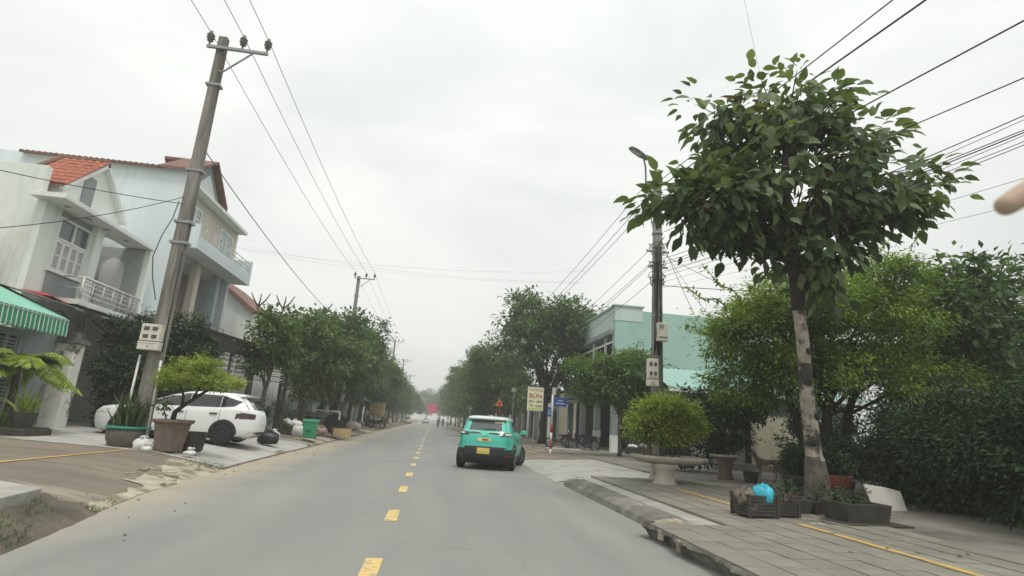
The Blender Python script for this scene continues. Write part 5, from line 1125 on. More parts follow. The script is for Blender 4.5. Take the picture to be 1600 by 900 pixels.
bn_ = thing('banner', 'crimson banner strung over the far end of the road', 'banner', (0, 190, 0))
for (a, b) in ((-1.9, .55), (.75, 1.75)):
    vs = []
    for i in range(9):
        t = i/8; x = a+(b-a)*t
        vs += [(x, 190+.12*math.sin(t*9), 3.3), (x, 190+.08*math.sin(t*9+1), 6.2-.1*math.sin(PI*t))]
    MB().add(vs, [(2*i, 2*i+2, 2*i+3, 2*i+1) for i in range(8)]).build('cloth', M['banner'], bn_)
MB().tube([(-7, 190, 6.6), (0, 190, 6.2), (6, 190, 6.6)], .02, 4).tube([(-7, 190, .1), (-7, 190, 6.7)], .06, 6).tube([(6, 190, .1), (6, 190, 6.7)], .06, 6).build('rope', M['wire'], bn_)

# ------------------------------------------------------------------ cars
class Hull:
    """car body as a stack of rounded plan sections; z, rear y, front y, half width"""
    def __init__(s, tab, n=5.5): s.t = np.array(tab, float); s.n = n
    def at(s, z): return [float(np.interp(z, s.t[:, 0], s.t[:, i])) for i in (1, 2, 3)]
    def rear(s, x, z):
        a, b, w_ = s.at(z); yc, h = (a+b)/2, (b-a)/2; return yc - h*max(0, 1-min(1, abs(x)/w_)**s.n)**(1/s.n)
    def front(s, x, z):
        a, b, w_ = s.at(z); yc, h = (a+b)/2, (b-a)/2; return yc + h*max(0, 1-min(1, abs(x)/w_)**s.n)**(1/s.n)
    def side(s, y, z):
        a, b, w_ = s.at(z); yc, h = (a+b)/2, (b-a)/2; return w_*max(0, 1-min(1, abs((y-yc)/h))**s.n)**(1/s.n)
    def body(s, name, m, parent, zmax=None, k=72, mats=None, split=None):
        zs = []
        for i in range(len(s.t)-1):
            for q in range(3): zs.append(s.t[i, 0]+(s.t[i+1, 0]-s.t[i, 0])*q/3)
        zs.append(s.t[-1, 0]); vs = []; fs = []; mi = []
        for z in zs:
            a, b, w_ = s.at(z); yc, h = (a+b)/2, (b-a)/2
            for j in range(k):
                q = 2*PI*j/k; c, sn = math.cos(q), math.sin(q); e = 2/s.n
                vs.append((w_*math.copysign(abs(c)**e, c), yc+h*math.copysign(abs(sn)**e, sn), z))
        for i in range(len(zs)-1):
            for j in range(k): fs.append((i*k+j, i*k+(j+1) % k, (i+1)*k+(j+1) % k, (i+1)*k+j)); yb = vs[i*k+j][1]; mi.append(1 if (split and zs[i] >= split-.01) else (2 if split and zs[i+1] < (.63 if yb < -1.62 else .36) else 0))
        fs.append(tuple(range(k))); mi.append(0); fs.append(tuple((len(zs)-1)*k+j for j in range(k))); mi.append(1 if split else 0)
        mb = MB(); mb.v = vs; mb.f = fs; mb.mi = mi
        return mb.build(name, mats or m, parent, smooth=True)
    def patch(s, name, which, c4, m, parent, off=.008, nu=8, nv=5, th=.02):
        """quad given in (x,z) for front/rear or (y,z) for the sides, laid on the hull with its own thickness"""
        (a, b, c, d) = [Vector((p[0], p[1])) for p in c4]; out_ = []; inn = []
        for j in range(nv+1):
            for i in range(nu+1):
                p = a.lerp(b, i/nu).lerp(d.lerp(c, i/nu), j/nv)
                for L_, o in ((out_, off), (inn, off-th)):
                    if which == 'rear': L_.append((p.x, s.rear(p.x, p.y)-o, p.y))
                    elif which == 'front': L_.append((p.x, s.front(p.x, p.y)+o, p.y))
                    else:
                        sg = -1 if which == 'left' else 1; L_.append((sg*(s.side(p.x, p.y)+o), p.x, p.y))
        W_ = nu+1; fs = [(j*W_+i, j*W_+i+1, (j+1)*W_+i+1, (j+1)*W_+i) for j in range(nv) for i in range(nu)]
        K = len(out_); fs2 = [tuple(K+q for q in f[::-1]) for f in fs]
        ed = [j for j in range(W_)] + [r_*W_+nu for r_ in range(1, nv+1)] + [nv*W_+i for i in range(nu-1, -1, -1)] + [r_*W_ for r_ in range(nv-1, 0, -1)]
        es = [(ed[q], ed[(q+1) % len(ed)], K+ed[(q+1) % len(ed)], K+ed[q]) for q in range(len(ed))]
        return MB().add(out_+inn, fs+fs2+es).build(name, m, parent, smooth=False)
def wheel(parent, x, y, r, w_, sg, steer=0, arch=None):
    mb = MB(); n = 28
    prof = [(r*.62, -w_/2), (r*.9, -w_/2), (r*.985, -w_*.38), (r, -w_*.2), (r, w_*.2), (r*.985, w_*.38), (r*.9, w_/2), (r*.62, w_/2)]
    mb.lathe(prof, (0, 0, 0), n, 'X')
    o = mb.build('wheel', M['tyre'], parent, smooth=False, world=False); o.location = (x, y, r); o.rotation_euler.z = steer
    rm = MB(); f = sg*w_*.42
    for k in range(5):
        q = 2*PI*k/5+.3; rm.box((f, math.cos(q)*r*.32, math.sin(q)*r*.32), (.03, r*.62, r*.16), rx=q)
    rm.lathe([(r*.56, -.03), (r*.64, -.02), (r*.64, .02), (r*.56, .03)], (f-.005*sg, 0, 0), n, 'X'); rm.lathe([(r*.13, -.03), (r*.13, .03)], (f, 0, 0), 10, 'X')
    rm.build('rim', M['rim'], o, world=False)
    MB().lathe([(r*.6, -.01), (r*.6, .01)], (f-.06*sg, 0, 0), n, 'X').build('disc', M['darksteel'], o, world=False)
    return o
def disc_patch(H, name, which, y, z, r, m, parent, off, zmin=.0, ring=0):
    """wheel arch: a fan on the side of the hull"""
    vs = []; n = 28; sg = -1 if which == 'left' else 1; vs2 = []
    for rr in (ring, r):
        for j in range(n+1):
            q = PI*(-.12+1.24*j/n); yy, zz = y+rr*math.cos(q), z+rr*math.sin(q)
            zz_ = max(zz, H.t[0, 0]); vs.append((sg*(H.side(yy, zz_)+off), yy, max(zz, zmin)))
    fs = [(j, j+1, n+1+j+1, n+1+j) for j in range(n)]
    K = len(vs); inn = [(v[0]-sg*.06, v[1], v[2]) for v in vs]
    fs2 = [(n+1+j, n+1+j+1, K+n+1+j+1, K+n+1+j) for j in range(n)]
    return MB().add(vs+inn, fs+fs2).build(name, m, parent)

# turquoise taxi
tx = thing('car', 'turquoise hatchback with pale roof turning right ahead on the road', 'car', (0, 0, 0))
HT = Hull([(.20, -1.72, 1.75, .74), (.30, -1.90, 1.88, .82), (.45, -1.985, 1.95, .865), (.62, -2.0, 1.97, .875), (.70, -1.975, 1.96, .872), (.85, -1.975, 1.95, .872), (.96, -1.965, 1.88, .862), (1.02, -1.955, 1.72, .850), (1.06, -1.93, .98, .825), (1.14, -1.87, .82, .785), (1.30, -1.72, .50, .735), (1.44, -1.57, .18, .685), (1.50, -1.60, .0, .665), (1.54, -1.58, -.1, .64), (1.575, -1.35, -.3, .55), (1.59, -1.1, -.6, .38)])
palm = mat('pale roof paint', (.66, .74, .72), .25, (.64, .72, .70), 2, coat=.6, spec=.5)
HT.body('body', None, tx, mats=[M['painttaxi'], palm, M['cladding']], split=1.47)
HT.patch('rear_window', 'rear', [(-.64, 1.15), (.64, 1.15), (.575, 1.455), (-.575, 1.455)], M['rearglass'], tx, .006)
HT.patch('spoiler', 'rear', [(-.60, 1.475), (.60, 1.475), (.55, 1.53), (-.55, 1.53)], palm, tx, .07, 8, 3, .1)
HT.patch('rear_bumper', 'rear', [(-.872, .21), (.872, .21), (.868, .60), (-.868, .60)], M['cladding'], tx, .012, 14, 5, .03)
HT.patch('bumper_step', 'rear', [(-.78, .60), (.78, .60), (.64, .68), (-.64, .68)], M['cladding'], tx, .01, 10, 3, .03)
for sg in (-1, 1):
    HT.patch('tail_lamp', 'rear', [(sg*.845, 1.0), (sg*.50, 1.0), (sg*.42, 1.075), (sg*.80, 1.115)], M['taillight'], tx, .014, 8, 3, .03)
    HT.patch('lamp_element', 'rear', [(sg*.80, 1.03), (sg*.62, 1.025), (sg*.62, 1.075), (sg*.78, 1.085)], M['lampwhite'], tx, .018, 6, 3, .02)
    HT.patch('lamp_bar', 'rear', [(sg*.42, 1.045), (sg*.13, 1.06), (sg*.16, 1.085), (sg*.42, 1.085)], M['taillight'], tx, .012, 6, 2, .02)
    HT.patch('chrome_strip', 'rear', [(sg*.80, 1.12), (sg*.14, 1.095), (sg*.14, 1.108), (sg*.78, 1.135)], M['chrome'], tx, .014, 8, 1, .02)
    HT.patch('emblem_arm', 'rear', [(sg*.155, 1.085), (sg*.12, 1.07), (sg*.0, .975), (sg*.02, 1.01)], M['chrome'], tx, .018, 4, 2, .02)
    HT.patch('reflector', 'rear', [(sg*.80, .40), (sg*.62, .40), (sg*.62, .43), (sg*.80, .43)], M['signred'], tx, .018, 4, 1, .02)
HT.patch('number_plate', 'rear', [(-.19, .475), (.19, .475), (.19, .645), (-.19, .645)], M['plateyellow'], tx, .022, 4, 2, .02)
HT.patch('door_sticker', 'rear', [(-.19, .835), (.19, .835), (.21, .925), (-.21, .925)], M['sticker'], tx, .01, 6, 2, .015)
HT.patch('sticker_print', 'rear', [(-.06, .855), (.14, .855), (.14, .905), (-.06, .905)], M['redink'], tx, .013, 4, 1, .01)
HT.patch('window_sticker', 'rear', [(.24, 1.385), (.52, 1.385), (.50, 1.43), (.23, 1.43)], M['sticker'], tx, .012, 4, 1, .012)
for sg in (-1, 1): HT.patch('tailgate_seam', 'rear', [(sg*.70, .69), (sg*.708, .69), (sg*.715, 1.0), (sg*.707, 1.0)], M['cladding'], tx, .003, 1, 6, .01)
HT.patch('tailgate_seam', 'rear', [(-.70, .684), (.70, .684), (.70, .692), (-.70, .692)], M['cladding'], tx, .003, 10, 1, .01)
HT.patch('wiper', 'rear', [(-.05, 1.165), (.30, 1.20), (.30, 1.215), (-.05, 1.185)], M['cladding'], tx, .03, 4, 1, .02)
for wh in ('left', 'right'):
    sg = -1 if wh == 'left' else 1
    HT.patch('side_window', wh, [(-.30, 1.13), (.62, 1.12), (.24, 1.44), (-.30, 1.455)], M['carglass'], tx, .006)
    HT.patch('side_window', wh, [(-1.18, 1.15), (-.36, 1.13), (-.36, 1.455), (-1.10, 1.445)], M['carglass'], tx, .006)
    HT.patch('side_sill', wh, [(-1.75, .21), (1.75, .21), (1.75, .36), (-1.75, .36)], M['cladding'], tx, .012, 14, 2, .03)
    HT.patch('door_handle', wh, [(-.62, .93), (-.42, .93), (-.42, .965), (-.62, .965)], M['chrome'], tx, .025, 3, 1, .02)
    HT.patch('door_seam', wh, [(-.335, .36), (-.325, .36), (-.325, 1.12), (-.335, 1.12)], M['cladding'], tx, .003, 1, 6, .01)
    mb = MB().box((sg*.97, .62, 1.12), (.2, .1, .14)); mb.box((sg*.86, .64, 1.08), (.1, .05, .05)); mb.build('door_mirror', M['painttaxi'], tx, bevel=.03)
    for y in (-1.26, 1.25):
        disc_patch(HT, 'wheel_arch', wh, y, .33, .45, M['cladding'], tx, .012, .2)
        wheel(tx, sg*.785, y, .325, .205, sg, -.35 if y > 0 else 0)
MB().add([(0, -1.05, 1.58), (.02, -1.0, 1.585), (-.02, -1.0, 1.585), (0, -1.16, 1.665)], [(0, 1, 3), (0, 3, 2), (1, 2, 3)]).build('antenna', M['cladding'], tx)
MB().box((0, -.9, 1.605), (.14, .05, .03)).build('roof_lamp', M['lampwhite'], tx, bevel=.008)
MB().bb((-.7, -1.6, .17), (.7, 1.6, .24)).build('underbody', M['cladding'], tx)
tx.scale = (1.03,)*3; tx.location = (2.13, 19.72, .0); tx.rotation_euler.z = -R(14)

# white hatchback: nose away from the road, its left side towards the camera
def hatch(paint, label, seed=0):
    t = thing('car', label, 'car', (0, 0, 0))
    H = Hull([(.19, -1.95, 2.0, .76), (.28, -2.14, 2.16, .84), (.42, -2.20, 2.22, .87), (.60, -2.215, 2.235, .878), (.74, -2.20, 2.20, .878), (.86, -2.165, 2.08, .870), (.92, -2.14, 1.80, .858), (.97, -2.11, 1.22, .840), (1.05, -2.04, .98, .800), (1.18, -1.93, .66, .745), (1.30, -1.80, .34, .695), (1.385, -1.72, .05, .650), (1.42, -1.78, -.1, .62), (1.445, -1.6, -.25, .54), (1.46, -1.3, -.5, .36)], 4.2)
    H.body('body', paint, t)
    for wh in ('left', 'right'):
        sg = -1 if wh == 'left' else 1
        H.patch('side_window', wh, [(-.30, 1.01), (.90, .995), (.25, 1.325), (-.30, 1.372)], M['carglass'], t, .006)
        H.patch('side_window', wh, [(-1.14, 1.03), (-.315, 1.01), (-.315, 1.372), (-1.14, 1.362)], M['carglass'], t, .006)
        H.patch('quarter_window', wh, [(-1.52, 1.075), (-1.155, 1.03), (-1.155, 1.36), (-1.70, 1.22)], M['carglass'], t, .006)
        for y in (-1.18, -.30, .92): H.patch('door_seam', wh, [(y-.006, .33), (y+.006, .33), (y+.006, .97), (y-.006, .97)], M['cladding'], t, .002, 1, 6, .01)
        for y in (-1.02, -.12): H.patch('door_handle', wh, [(y-.1, .835), (y+.1, .835), (y+.1, .87), (y-.1, .87)], M['rim'], t, .03, 3, 1, .03)
        H.patch('side_skirt', wh, [(-1.0, .19), (1.0, .19), (1.0, .30), (-1.0, .30)], M['cladding'], t, .008, 10, 2, .03)
        mb = MB().box((sg*.97, .66, .985), (.2, .12, .14)).box((sg*.87, .70, .955), (.1, .05, .05)); mb.build('door_mirror', paint, t, bevel=.035)
        for y in (-1.32, 1.32):
            disc_patch(H, 'wheel_arch', wh, y, .335, .365, M['cladding'], t, .004, .19)
            wheel(t, sg*.785, y, .33, .21, sg)
        H.patch('tail_lamp', wh, [(-2.10, .745), (-1.80, .86), (-1.68, .92), (-2.07, .885)], M['taillight'], t, .012, 8, 3, .03)
        H.patch('tail_lamp', 'rear', [(sg*.82, .73), (sg*.60, .745), (sg*.54, .87), (sg*.80, .885)], M['taillight'], t, .012, 6, 3, .03)
        H.patch('headlamp', 'front', [(sg*.85, .70), (sg*.50, .66), (sg*.52, .76), (sg*.83, .82)], M['lampwhite'], t, .01, 6, 3, .03)
    H.patch('rear_window', 'rear', [(-.66, 1.0), (.66, 1.0), (.57, 1.335), (-.57, 1.335)], M['rearglass'], t, .006)
    H.patch('spoiler', 'rear', [(-.60, 1.365), (.60, 1.365), (.56, 1.415), (-.56, 1.415)], paint, t, .16, 8, 3, .2)
    H.patch('number_plate', 'rear', [(-.24, .60), (.24, .60), (.24, .72), (-.24, .72)], M['platewhite'], t, .012, 4, 2, .02)
    H.patch('rear_bumper', 'rear', [(-.78, .22), (.78, .22), (.62, .38), (-.62, .38)], M['cladding'], t, .008, 10, 3, .03)
    H.patch('grille', 'front', [(-.5, .32), (.5, .32), (.58, .52), (-.58, .52)], M['cladding'], t, .008, 8, 3, .03)
    H.patch('windscreen', 'front', [(-.68, 1.0), (.68, 1.0), (.55, 1.37), (-.55, 1.37)], M['carglass'], t, .006)
    MB().bb((-.7, -1.8, .16), (.7, 1.8, .22)).build('underbody', M['cladding'], t)
    return t
hw = hatch(M['paintwhite'], 'white hatchback with tinted windows parked across the driveway on the left')
hw.rotation_euler.z = R(92.5); hw.location = (-7.5, 18.8, .29); hw.scale = (1.05, 1.035, 1.04)
for i, (o, p) in enumerate(((copy_tree(hw, None, (-5.6, 128, .05), R(8), 1.05, 'tiny white car parked far off beside the left tree row'), None),)): pass
hg = hatch(mat('silver car paint', (.40, .42, .42), .3, metal=.4, coat=.5), 'tiny silver car on the left of the road beneath the crimson banner')
hg.location = (-1.9, 168, .02); hg.rotation_euler.z = R(180)

# ------------------------------------------------------------------ motorbikes and riders
def motorbike(label, loc, rz, paint, group=None):
    t = thing('motorbike', label, 'motorbike', (0, 0, 0), group)
    for y in (-.62, .62):
        mb = MB(); n = 20
        for i in range(n):
            pass
        ring = [(0, y+.27*math.cos(2*PI*i/n), .30+.27*math.sin(2*PI*i/n)) for i in range(n+1)]
        mb.tube(ring, .045, 6, cap=False); o = mb.build('wheel', M['tyre'], t, smooth=True, world=False)
        s = MB().lathe([(.05, -.05), (.05, .05)], (0, y, .30), 10, 'X')
        for k in range(5): q = 2*PI*k/5; s.tube([(0, y, .30), (0, y+.25*math.cos(q), .30+.25*math.sin(q))], .012, 4)
        s.build('rim', M['steel'], o, world=False)
    b = MB(); b.prism([(-.70, .64), (-.75, .76), (-.2, .70), (.10, .44), (.36, .46), (.42, .92), (.50, .92), (.49, .44), (.15, .33), (-.20, .36), (-.30, .56)], -.09, .09, 'X')
    b.build('body', M[paint], t, bevel=.03, world=False)
    MB().prism([(-.7, .76), (-.66, .84), (-.2, .80), (.05, .78), (.05, .70), (-.2, .70)], -.12, .12, 'X').build('seat', M['plasticb'], t, bevel=.03, world=False)
    MB().tube([(-.33, .35, 1.0), (-.18, .46, 1.05), (0, .48, 1.0), (.18, .46, 1.05), (.33, .35, 1.0)], .018, 6).tube([(0, .48, 1.0), (.06, .62, .30)], .03, 6).tube([(-.3, .42, 1.02), (-.34, .46, 1.18)], .008, 4).build('handlebar', M['darksteel'], t, world=False)
    MB().lathe([(.03, .0), (.09, .03), (.085, .07), (0, .08)], (0, .5, .95), 12, 'Y').build('headlamp', M['lampwhite'], t, world=False)
    MB().tube([(.13, -.1, .3), (.14, -.5, .34), (.14, -.78, .42)], [.03, .05, .05], 8).build('exhaust', M['steel'], t, world=False)
    MB().bb((-.06, -.82, .62), (.06, -.76, .72)).build('tail_lamp', M['signred'], t, world=False)
    MB().tube([(-.1, -.05, .34), (-.24, -.08, .02)], .015, 5).build('side_stand', M['darksteel'], t, world=False)
    t.location = loc; t.rotation_euler.z = rz
    return t
def rider(label, loc, rz, cloth, hat):
    t = thing('person', label, 'person', (0, 0, 0))
    def j(x, y, z, r): return (x, y, z, r)
    J = dict(pelvis=j(0, -.28, .90, .15), waist=j(0, -.27, 1.08, .13), chest=j(0, -.22, 1.32, .16), neck=j(0, -.17, 1.48, .065), head=j(0, -.14, 1.60, .10), crown=j(0, -.14, 1.70, .085))
    E2 = [('pelvis', 'waist'), ('waist', 'chest'), ('chest', 'neck'), ('neck', 'head'), ('head', 'crown')]
    for s, q in ((-1, 'l'), (1, 'r')):
        J.update({'s'+q: j(.19*s, -.2, 1.40, .065), 'e'+q: j(.27*s, .02, 1.20, .045), 'w'+q: j(.30*s, .28, 1.08, .035), 'h'+q: j(.32*s, .36, 1.05, .04),
                  'hip'+q: j(.11*s, -.2, .86, .10), 'k'+q: j(.17*s, .22, .74, .075), 'a'+q: j(.16*s, .16, .36, .05), 'f'+q: j(.17*s, .28, .30, .05)})
        E2 += [('chest', 's'+q), ('s'+q, 'e'+q), ('e'+q, 'w'+q), ('w'+q, 'h'+q), ('pelvis', 'hip'+q), ('hip'+q, 'k'+q), ('k'+q, 'a'+q), ('a'+q, 'f'+q)]
    skinfig('body', J, E2, M[cloth], t, 1)
    MB().lathe([(.145, 1.60), (.15, 1.68), (.12, 1.78), (0, 1.82)], (0, -.14, 0), 16).build('helmet', M[hat], t, smooth=True)
    t.location = loc; t.rotation_euler.z = rz
    return t
for (x, y, c, h, la, lb_) in ((1.05, 100, 'greycloth', 'darkpot', 'far rider in grey with dark helmet, nearest the road centre', 'far motorbike nearest the road centre, ridden away'), (2.15, 116, 'bluecloth', 'platewhite', 'far rider in blue with pale helmet, middle of the three', 'far motorbike in the middle of three ridden away'), (3.1, 112, 'platewhite', 'greycloth', 'far rider in white beside the right kerb', 'far motorbike ridden away beside the right kerb')):
    motorbike(lb_, (x, y, .005), 0, 'plasticb', 'motorbikes ridden along the road'); rider(la, (x, y, .005), 0, c, h)
mbk = 'motorbikes parked outside the shop'
motorbike('dark motorbike side on in front of the shop pillar with painted base', (8.7, 32.2, .24), R(70), 'plasticb', mbk)
motorbike('dark motorbike parked left of the others, below the street name plate', (7.6, 33.6, .22), R(100), 'darkpot', mbk)
motorbike('dark maroon motorbike parked close to the curtain of the shop', (9.0, 35.0, .26), R(80), 'brownwood', mbk)
rk = thing('kerb_stone', 'long pale stone lying before the parked motorbikes', 'stone', (7.6, 32.6, .2))
MB().box((7.2, 30.8, .24), (2.0, .45, .2), .1).build('block', M['concrete'], rk, bevel=.06)

# ------------------------------------------------------------------ clutter along the left kerb
hb = thing('hedge_box', 'low clipped hedge box behind the white hatchback with sacks on it', 'planter', (-6.8, 28.2, .25))
MB().box((-6.9, 28.2, .42), (1.9, .8, .4), .05).build('box', M['darkpot'], hb, bevel=.02)
crown('foliage', [(-6.9, 28.2, .68, .95, .4, .14)], 60, 60, .16, .08, M['street2'], hb, .45, -.1, .2)
plant_from('rounded_shrub', 'dark rounded bush between the carport and the hedge box', 'shrub', (-7.3, 26.6, .3), [(0, 0, .95, .65, .55, .8)], 60, 80, .22, .09, 'hedge', stem=(0, 0, .5), lo=.6)
bag('rubbish_bag', 'white sack on top of the low hedge box', 'sack', (-6.35, 28.0, .66), (.34, .24, .3), M['plasticw'], 41)
bag('rubbish_bag', 'second, rounder white sack lying behind the hedge box', 'sack', (-6.9, 28.9, .62), (.28, .2, .34), M['plasticw'], 42)
bag('rubbish_bag', 'white sack on the ground left of the green wheelie bin', 'sack', (-6.0, 27.4, .25), (.3, .25, .5), M['plasticw'], 43)
wb = thing('wheelie_bin', 'green plastic wheelie bin at the left kerb', 'bin', (-5.35, 26.7, .22))
def frus(mb, c, b, t_, z0, z1):
    vs = [(c[0]+sx*b[0], c[1]+sy*b[1], z0) for sx, sy in ((-1, -1), (1, -1), (1, 1), (-1, 1))] + [(c[0]+sx*t_[0], c[1]+sy*t_[1], z1) for sx, sy in ((-1, -1), (1, -1), (1, 1), (-1, 1))]
    return mb.add(vs, [(0, 1, 2, 3), (4, 5, 6, 7)]+[(i, (i+1) % 4, 4+(i+1) % 4, 4+i) for i in range(4)])
frus(MB(), (-5.35, 26.7), (.22, .24), (.29, .32), .26, .96).build('body', M['bin'], wb, bevel=.02)
mb = MB(); frus(mb, (-5.35, 26.7), (.32, .36), (.30, .33), .96, 1.06); mb.bb((-5.6, 27.02, .9), (-5.1, 27.1, 1.0)); mb.build('lid', M['bin'], wb, bevel=.015)
MB().bb((-5.46, 26.42, .5), (-5.24, 26.45, .75)).build('emblem', mat('dark green', (.02, .18, .09), .5), wb)
for sx in (-.2, .2): MB().lathe([(.09, -.03), (.09, .03)], (-5.35+sx, 27.0, .31), 14, 'X').build('wheel', M['tyre'], wb)
crate('crate', 'raw timber crate on the left kerb right of the trailer', (-4.85, 32.4, .2), (.45, .35), .42, 'crate', .3, 'crate')
tl_ = thing('trailer', 'dark grey flatbed trailer with a large rubber tyre at the left kerb', 'trailer', (-6.6, 36.2, .28))
MB().bb((-8.3, 35.4, .85), (-5.9, 37.2, 1.0)).bb((-8.3, 35.4, 1.0), (-8.2, 37.2, 1.45)).bb((-8.2, 37.1, 1.0), (-5.9, 37.2, 1.4)).build('bed', M['gate'], tl_, bevel=.01)
for z in (1.12, 1.28): MB().bb((-8.2, 35.4, z), (-5.95, 35.45, z+.1)).build('side_board', M['greywall'], tl_)
MB().bb((-6.9, 35.36, 1.46), (-5.5, 35.42, 1.54)).bb((-5.55, 35.36, 1.0), (-5.47, 35.42, 1.46)).build('white_rail', M['platewhite'], tl_)
for (x, y) in ((-5.85, 35.5), (-5.85, 37.1), (-7.9, 37.1)):
    w2 = MB().lathe([(.28, -.13), (.5, -.14), (.56, -.07), (.56, .07), (.5, .14), (.28, .13)], (x, y, .8), 22, 'Y').build('wheel', M['tyre'], tl_); MB().lathe([(.28, -.08), (.28, .08)], (x, y, .8), 18, 'Y').build('rim', M['gate'], w2)
MB().bb((-8.9, 36.2, .8), (-8.2, 36.4, .9)).bb((-8.0, 35.6, .3), (-7.8, 35.8, .85)).build('drawbar', M['darksteel'], tl_)
bag('rubbish_heap', 'heap of pale and reddish rubbish between the bin and the trailer', 'rubbish', (-6.0, 31.2, .25), (.6, .4, .5), mat('mixed rubbish', (.52, .46, .42), .9, (.26, .12, .10), 5, lo=.42, hi=.58), 51)
bag('rubbish_bag', 'white and pink bag on the kerb beyond the trailer', 'bag', (-5.9, 45, .25), (.55, .4, .6), mat('pinkish plastic', (.62, .54, .54), .5, (.45, .22, .24), 4, lo=.3, hi=.5), 52)
ctk = thing('cargo_tricycle', 'dark cargo tricycle with a tan box parked far along the left kerb', 'cargo tricycle', (-6.2, 62, .25))
MB().bb((-6.7, 61.6, 1.35), (-5.2, 63.6, 2.75)).build('box', M['tanbox'], ctk, bevel=.02)
for z in (1.7, 2.05, 2.4): MB().bb((-6.7, 61.57, z), (-5.2, 61.6, z+.04)).build('box_rib', M['crate'], ctk)
MB().bb((-7.0, 60.0, .75), (-5.0, 63.8, .95)).bb((-7.0, 60.0, .95), (-6.9, 61.4, 1.5)).build('frame', M['darksteel'], ctk)
for (x, y) in ((-6.9, 63), (-5.0, 63), (-6.0, 59.8)):
    w2 = MB().lathe([(.2, -.1), (.42, -.1), (.46, -.04), (.46, .04), (.42, .1), (.2, .1)], (x, y, .7), 18, 'X').build('wheel', M['tyre'], ctk); MB().lathe([(.2, -.06), (.2, .06)], (x, y, .7), 14, 'X').build('rim', M['steel'], w2)
MB().tube([(-6.5, 60.2, 1.55), (-6.0, 60.0, 1.6), (-5.5, 60.2, 1.55)], .03, 6).tube([(-6, 60, 1.6), (-6, 59.8, .7)], .04, 6).build('handlebar', M['darksteel'], ctk)
MB().lathe([(.04, 0), (.13, -.05), (0, -.09)], (-6.6, 59.9, 1.6), 12, 'Y').build('headlamp', M['lampwhite'], ctk)
motorbike('dark motorbike parked in front of the tan cargo box', (-5.3, 57.5, .22), R(60), 'plasticb')
tent = thing('parasol', 'grey folded market parasol under the left trees', 'parasol', (-7.6, 58, .3))
MB().tube([(-7.6, 58, .3), (-7.6, 58, 3.6)], .035, 6).build('pole', M['steel'], tent)
MB().lathe([(1.3, 2.75), (.9, 3.1), (.05, 3.7), (0, 3.72)], (-7.6, 58, 0), 8).build('canopy', M['tin'], tent)
# low shopfronts behind the tree rows
def low_shop(label, x0, x1, y, L_, h, face, wallm, group):
    t = thing('shop_house', label, 'house', (x0, y, .4), group); sg = face
    MB().bb((min(x0, x1), y, .3), (max(x0, x1), y+L_, h)).build('wall', wallm, t)
    xr_ = x0 + sg*.9
    MB().bb((min(x0-sg*.2, xr_), y-.2, h), (max(x0-sg*.2, xr_), y+L_-.1, h+.22)).build('roof_edge', M['greywall'], t)
    MB().bb((min(x0, x1), y+.1, h), (max(x0, x1), y+L_-.3, h+.1)).build('roof', M['browntile'], t)
    n_ = max(2, int(L_/4))
    for k in range(n_):
        ya = y+.6+k*(L_-.6)/n_
        d = MB().bb((x0, ya, .4), (x0+sg*.05, ya+1.6, 2.7)).build('door', M['darkpanel'], t)
        f = MB().bb((x0, ya+2.0, 1.3), (x0+sg*.06, ya+3.1, 2.6)).build('window', M['white'], t)
        MB().bb((x0+sg*.06, ya+2.08, 1.38), (x0+sg*.07, ya+3.02, 2.52)).build('pane', M['glass'], f)
        MB().bb((xr_-sg*.1, ya-.4, .3), (xr_-sg*.28, ya-.22, h)).build('post', M['whitewall'], t)
        MB().bb((min(x0, x0+sg*.5), ya+.1, 2.75), (max(x0, x0+sg*.5), ya+1.5, 2.85)).build('door_hood', M['tin'], t)
gl_ = 'low shopfronts behind the left trees'; grr = 'low shopfronts behind the right trees'
wms = [mat('shop wall '+str(i), c, .9, tuple(q*.8 for q in c), 1, stain=tuple(q*.55 for q in c), ss=.5) for i, c in enumerate([(.34, .32, .29), (.42, .38, .30), (.28, .33, .33), (.46, .44, .40), (.36, .27, .22)])]
for i, (y, L_, h, lb2) in enumerate(((29.5, 6, 3.3, 'low grey shopfront with white post between carport and gable house'), (45, 9, 4.0, 'cream low shopfront behind the second concrete pole'), (55, 11, 5.2, 'grey green shopfront behind the tan cargo tricycle'), (67.5, 14, 4.2, 'pale shopfront half hidden by the left tree row'), (83, 20, 5.0, 'brownish shopfront far along the left tree row'))):
    low_shop(lb2, -9.2 if i == 0 else -10.5, -14 if i == 0 else -18, y, L_, h, 1, wms[[0, 1, 2, 3, 4][i]], gl_)
for i, (y, L_, h, lb2) in enumerate(((46, 9, 4.2, 'cream low building behind the big broad tree'), (56.5, 12, 5.0, 'grey low building behind the warning triangle'), (70, 14, 4.4, 'greenish low building along the right tree row'), (86, 22, 5.2, 'pale low building far along the right tree row'))):
    low_shop(lb2, 10.2, 18, y, L_, h, -1, wms[[1, 0, 2, 3][i]], grr)
for sg, xx, lb2 in ((-1, -14, 'distant wall of trees and roofs on the left'), (1, 14, 'distant wall of trees and roofs on the right')):
    t = bpy.data.objects.new('x', None)
    o, _ = crown('distant_woods', [(xx+sg*3, 120+q*22, 3.5, 4.5, 12, 4.2) for q in range(9)], 420, 60, 1.6, .55, M['street'], None, .6, .2, .5); o['kind'] = 'stuff'; o['label'] = lb2
    bpy.data.objects.remove(t)
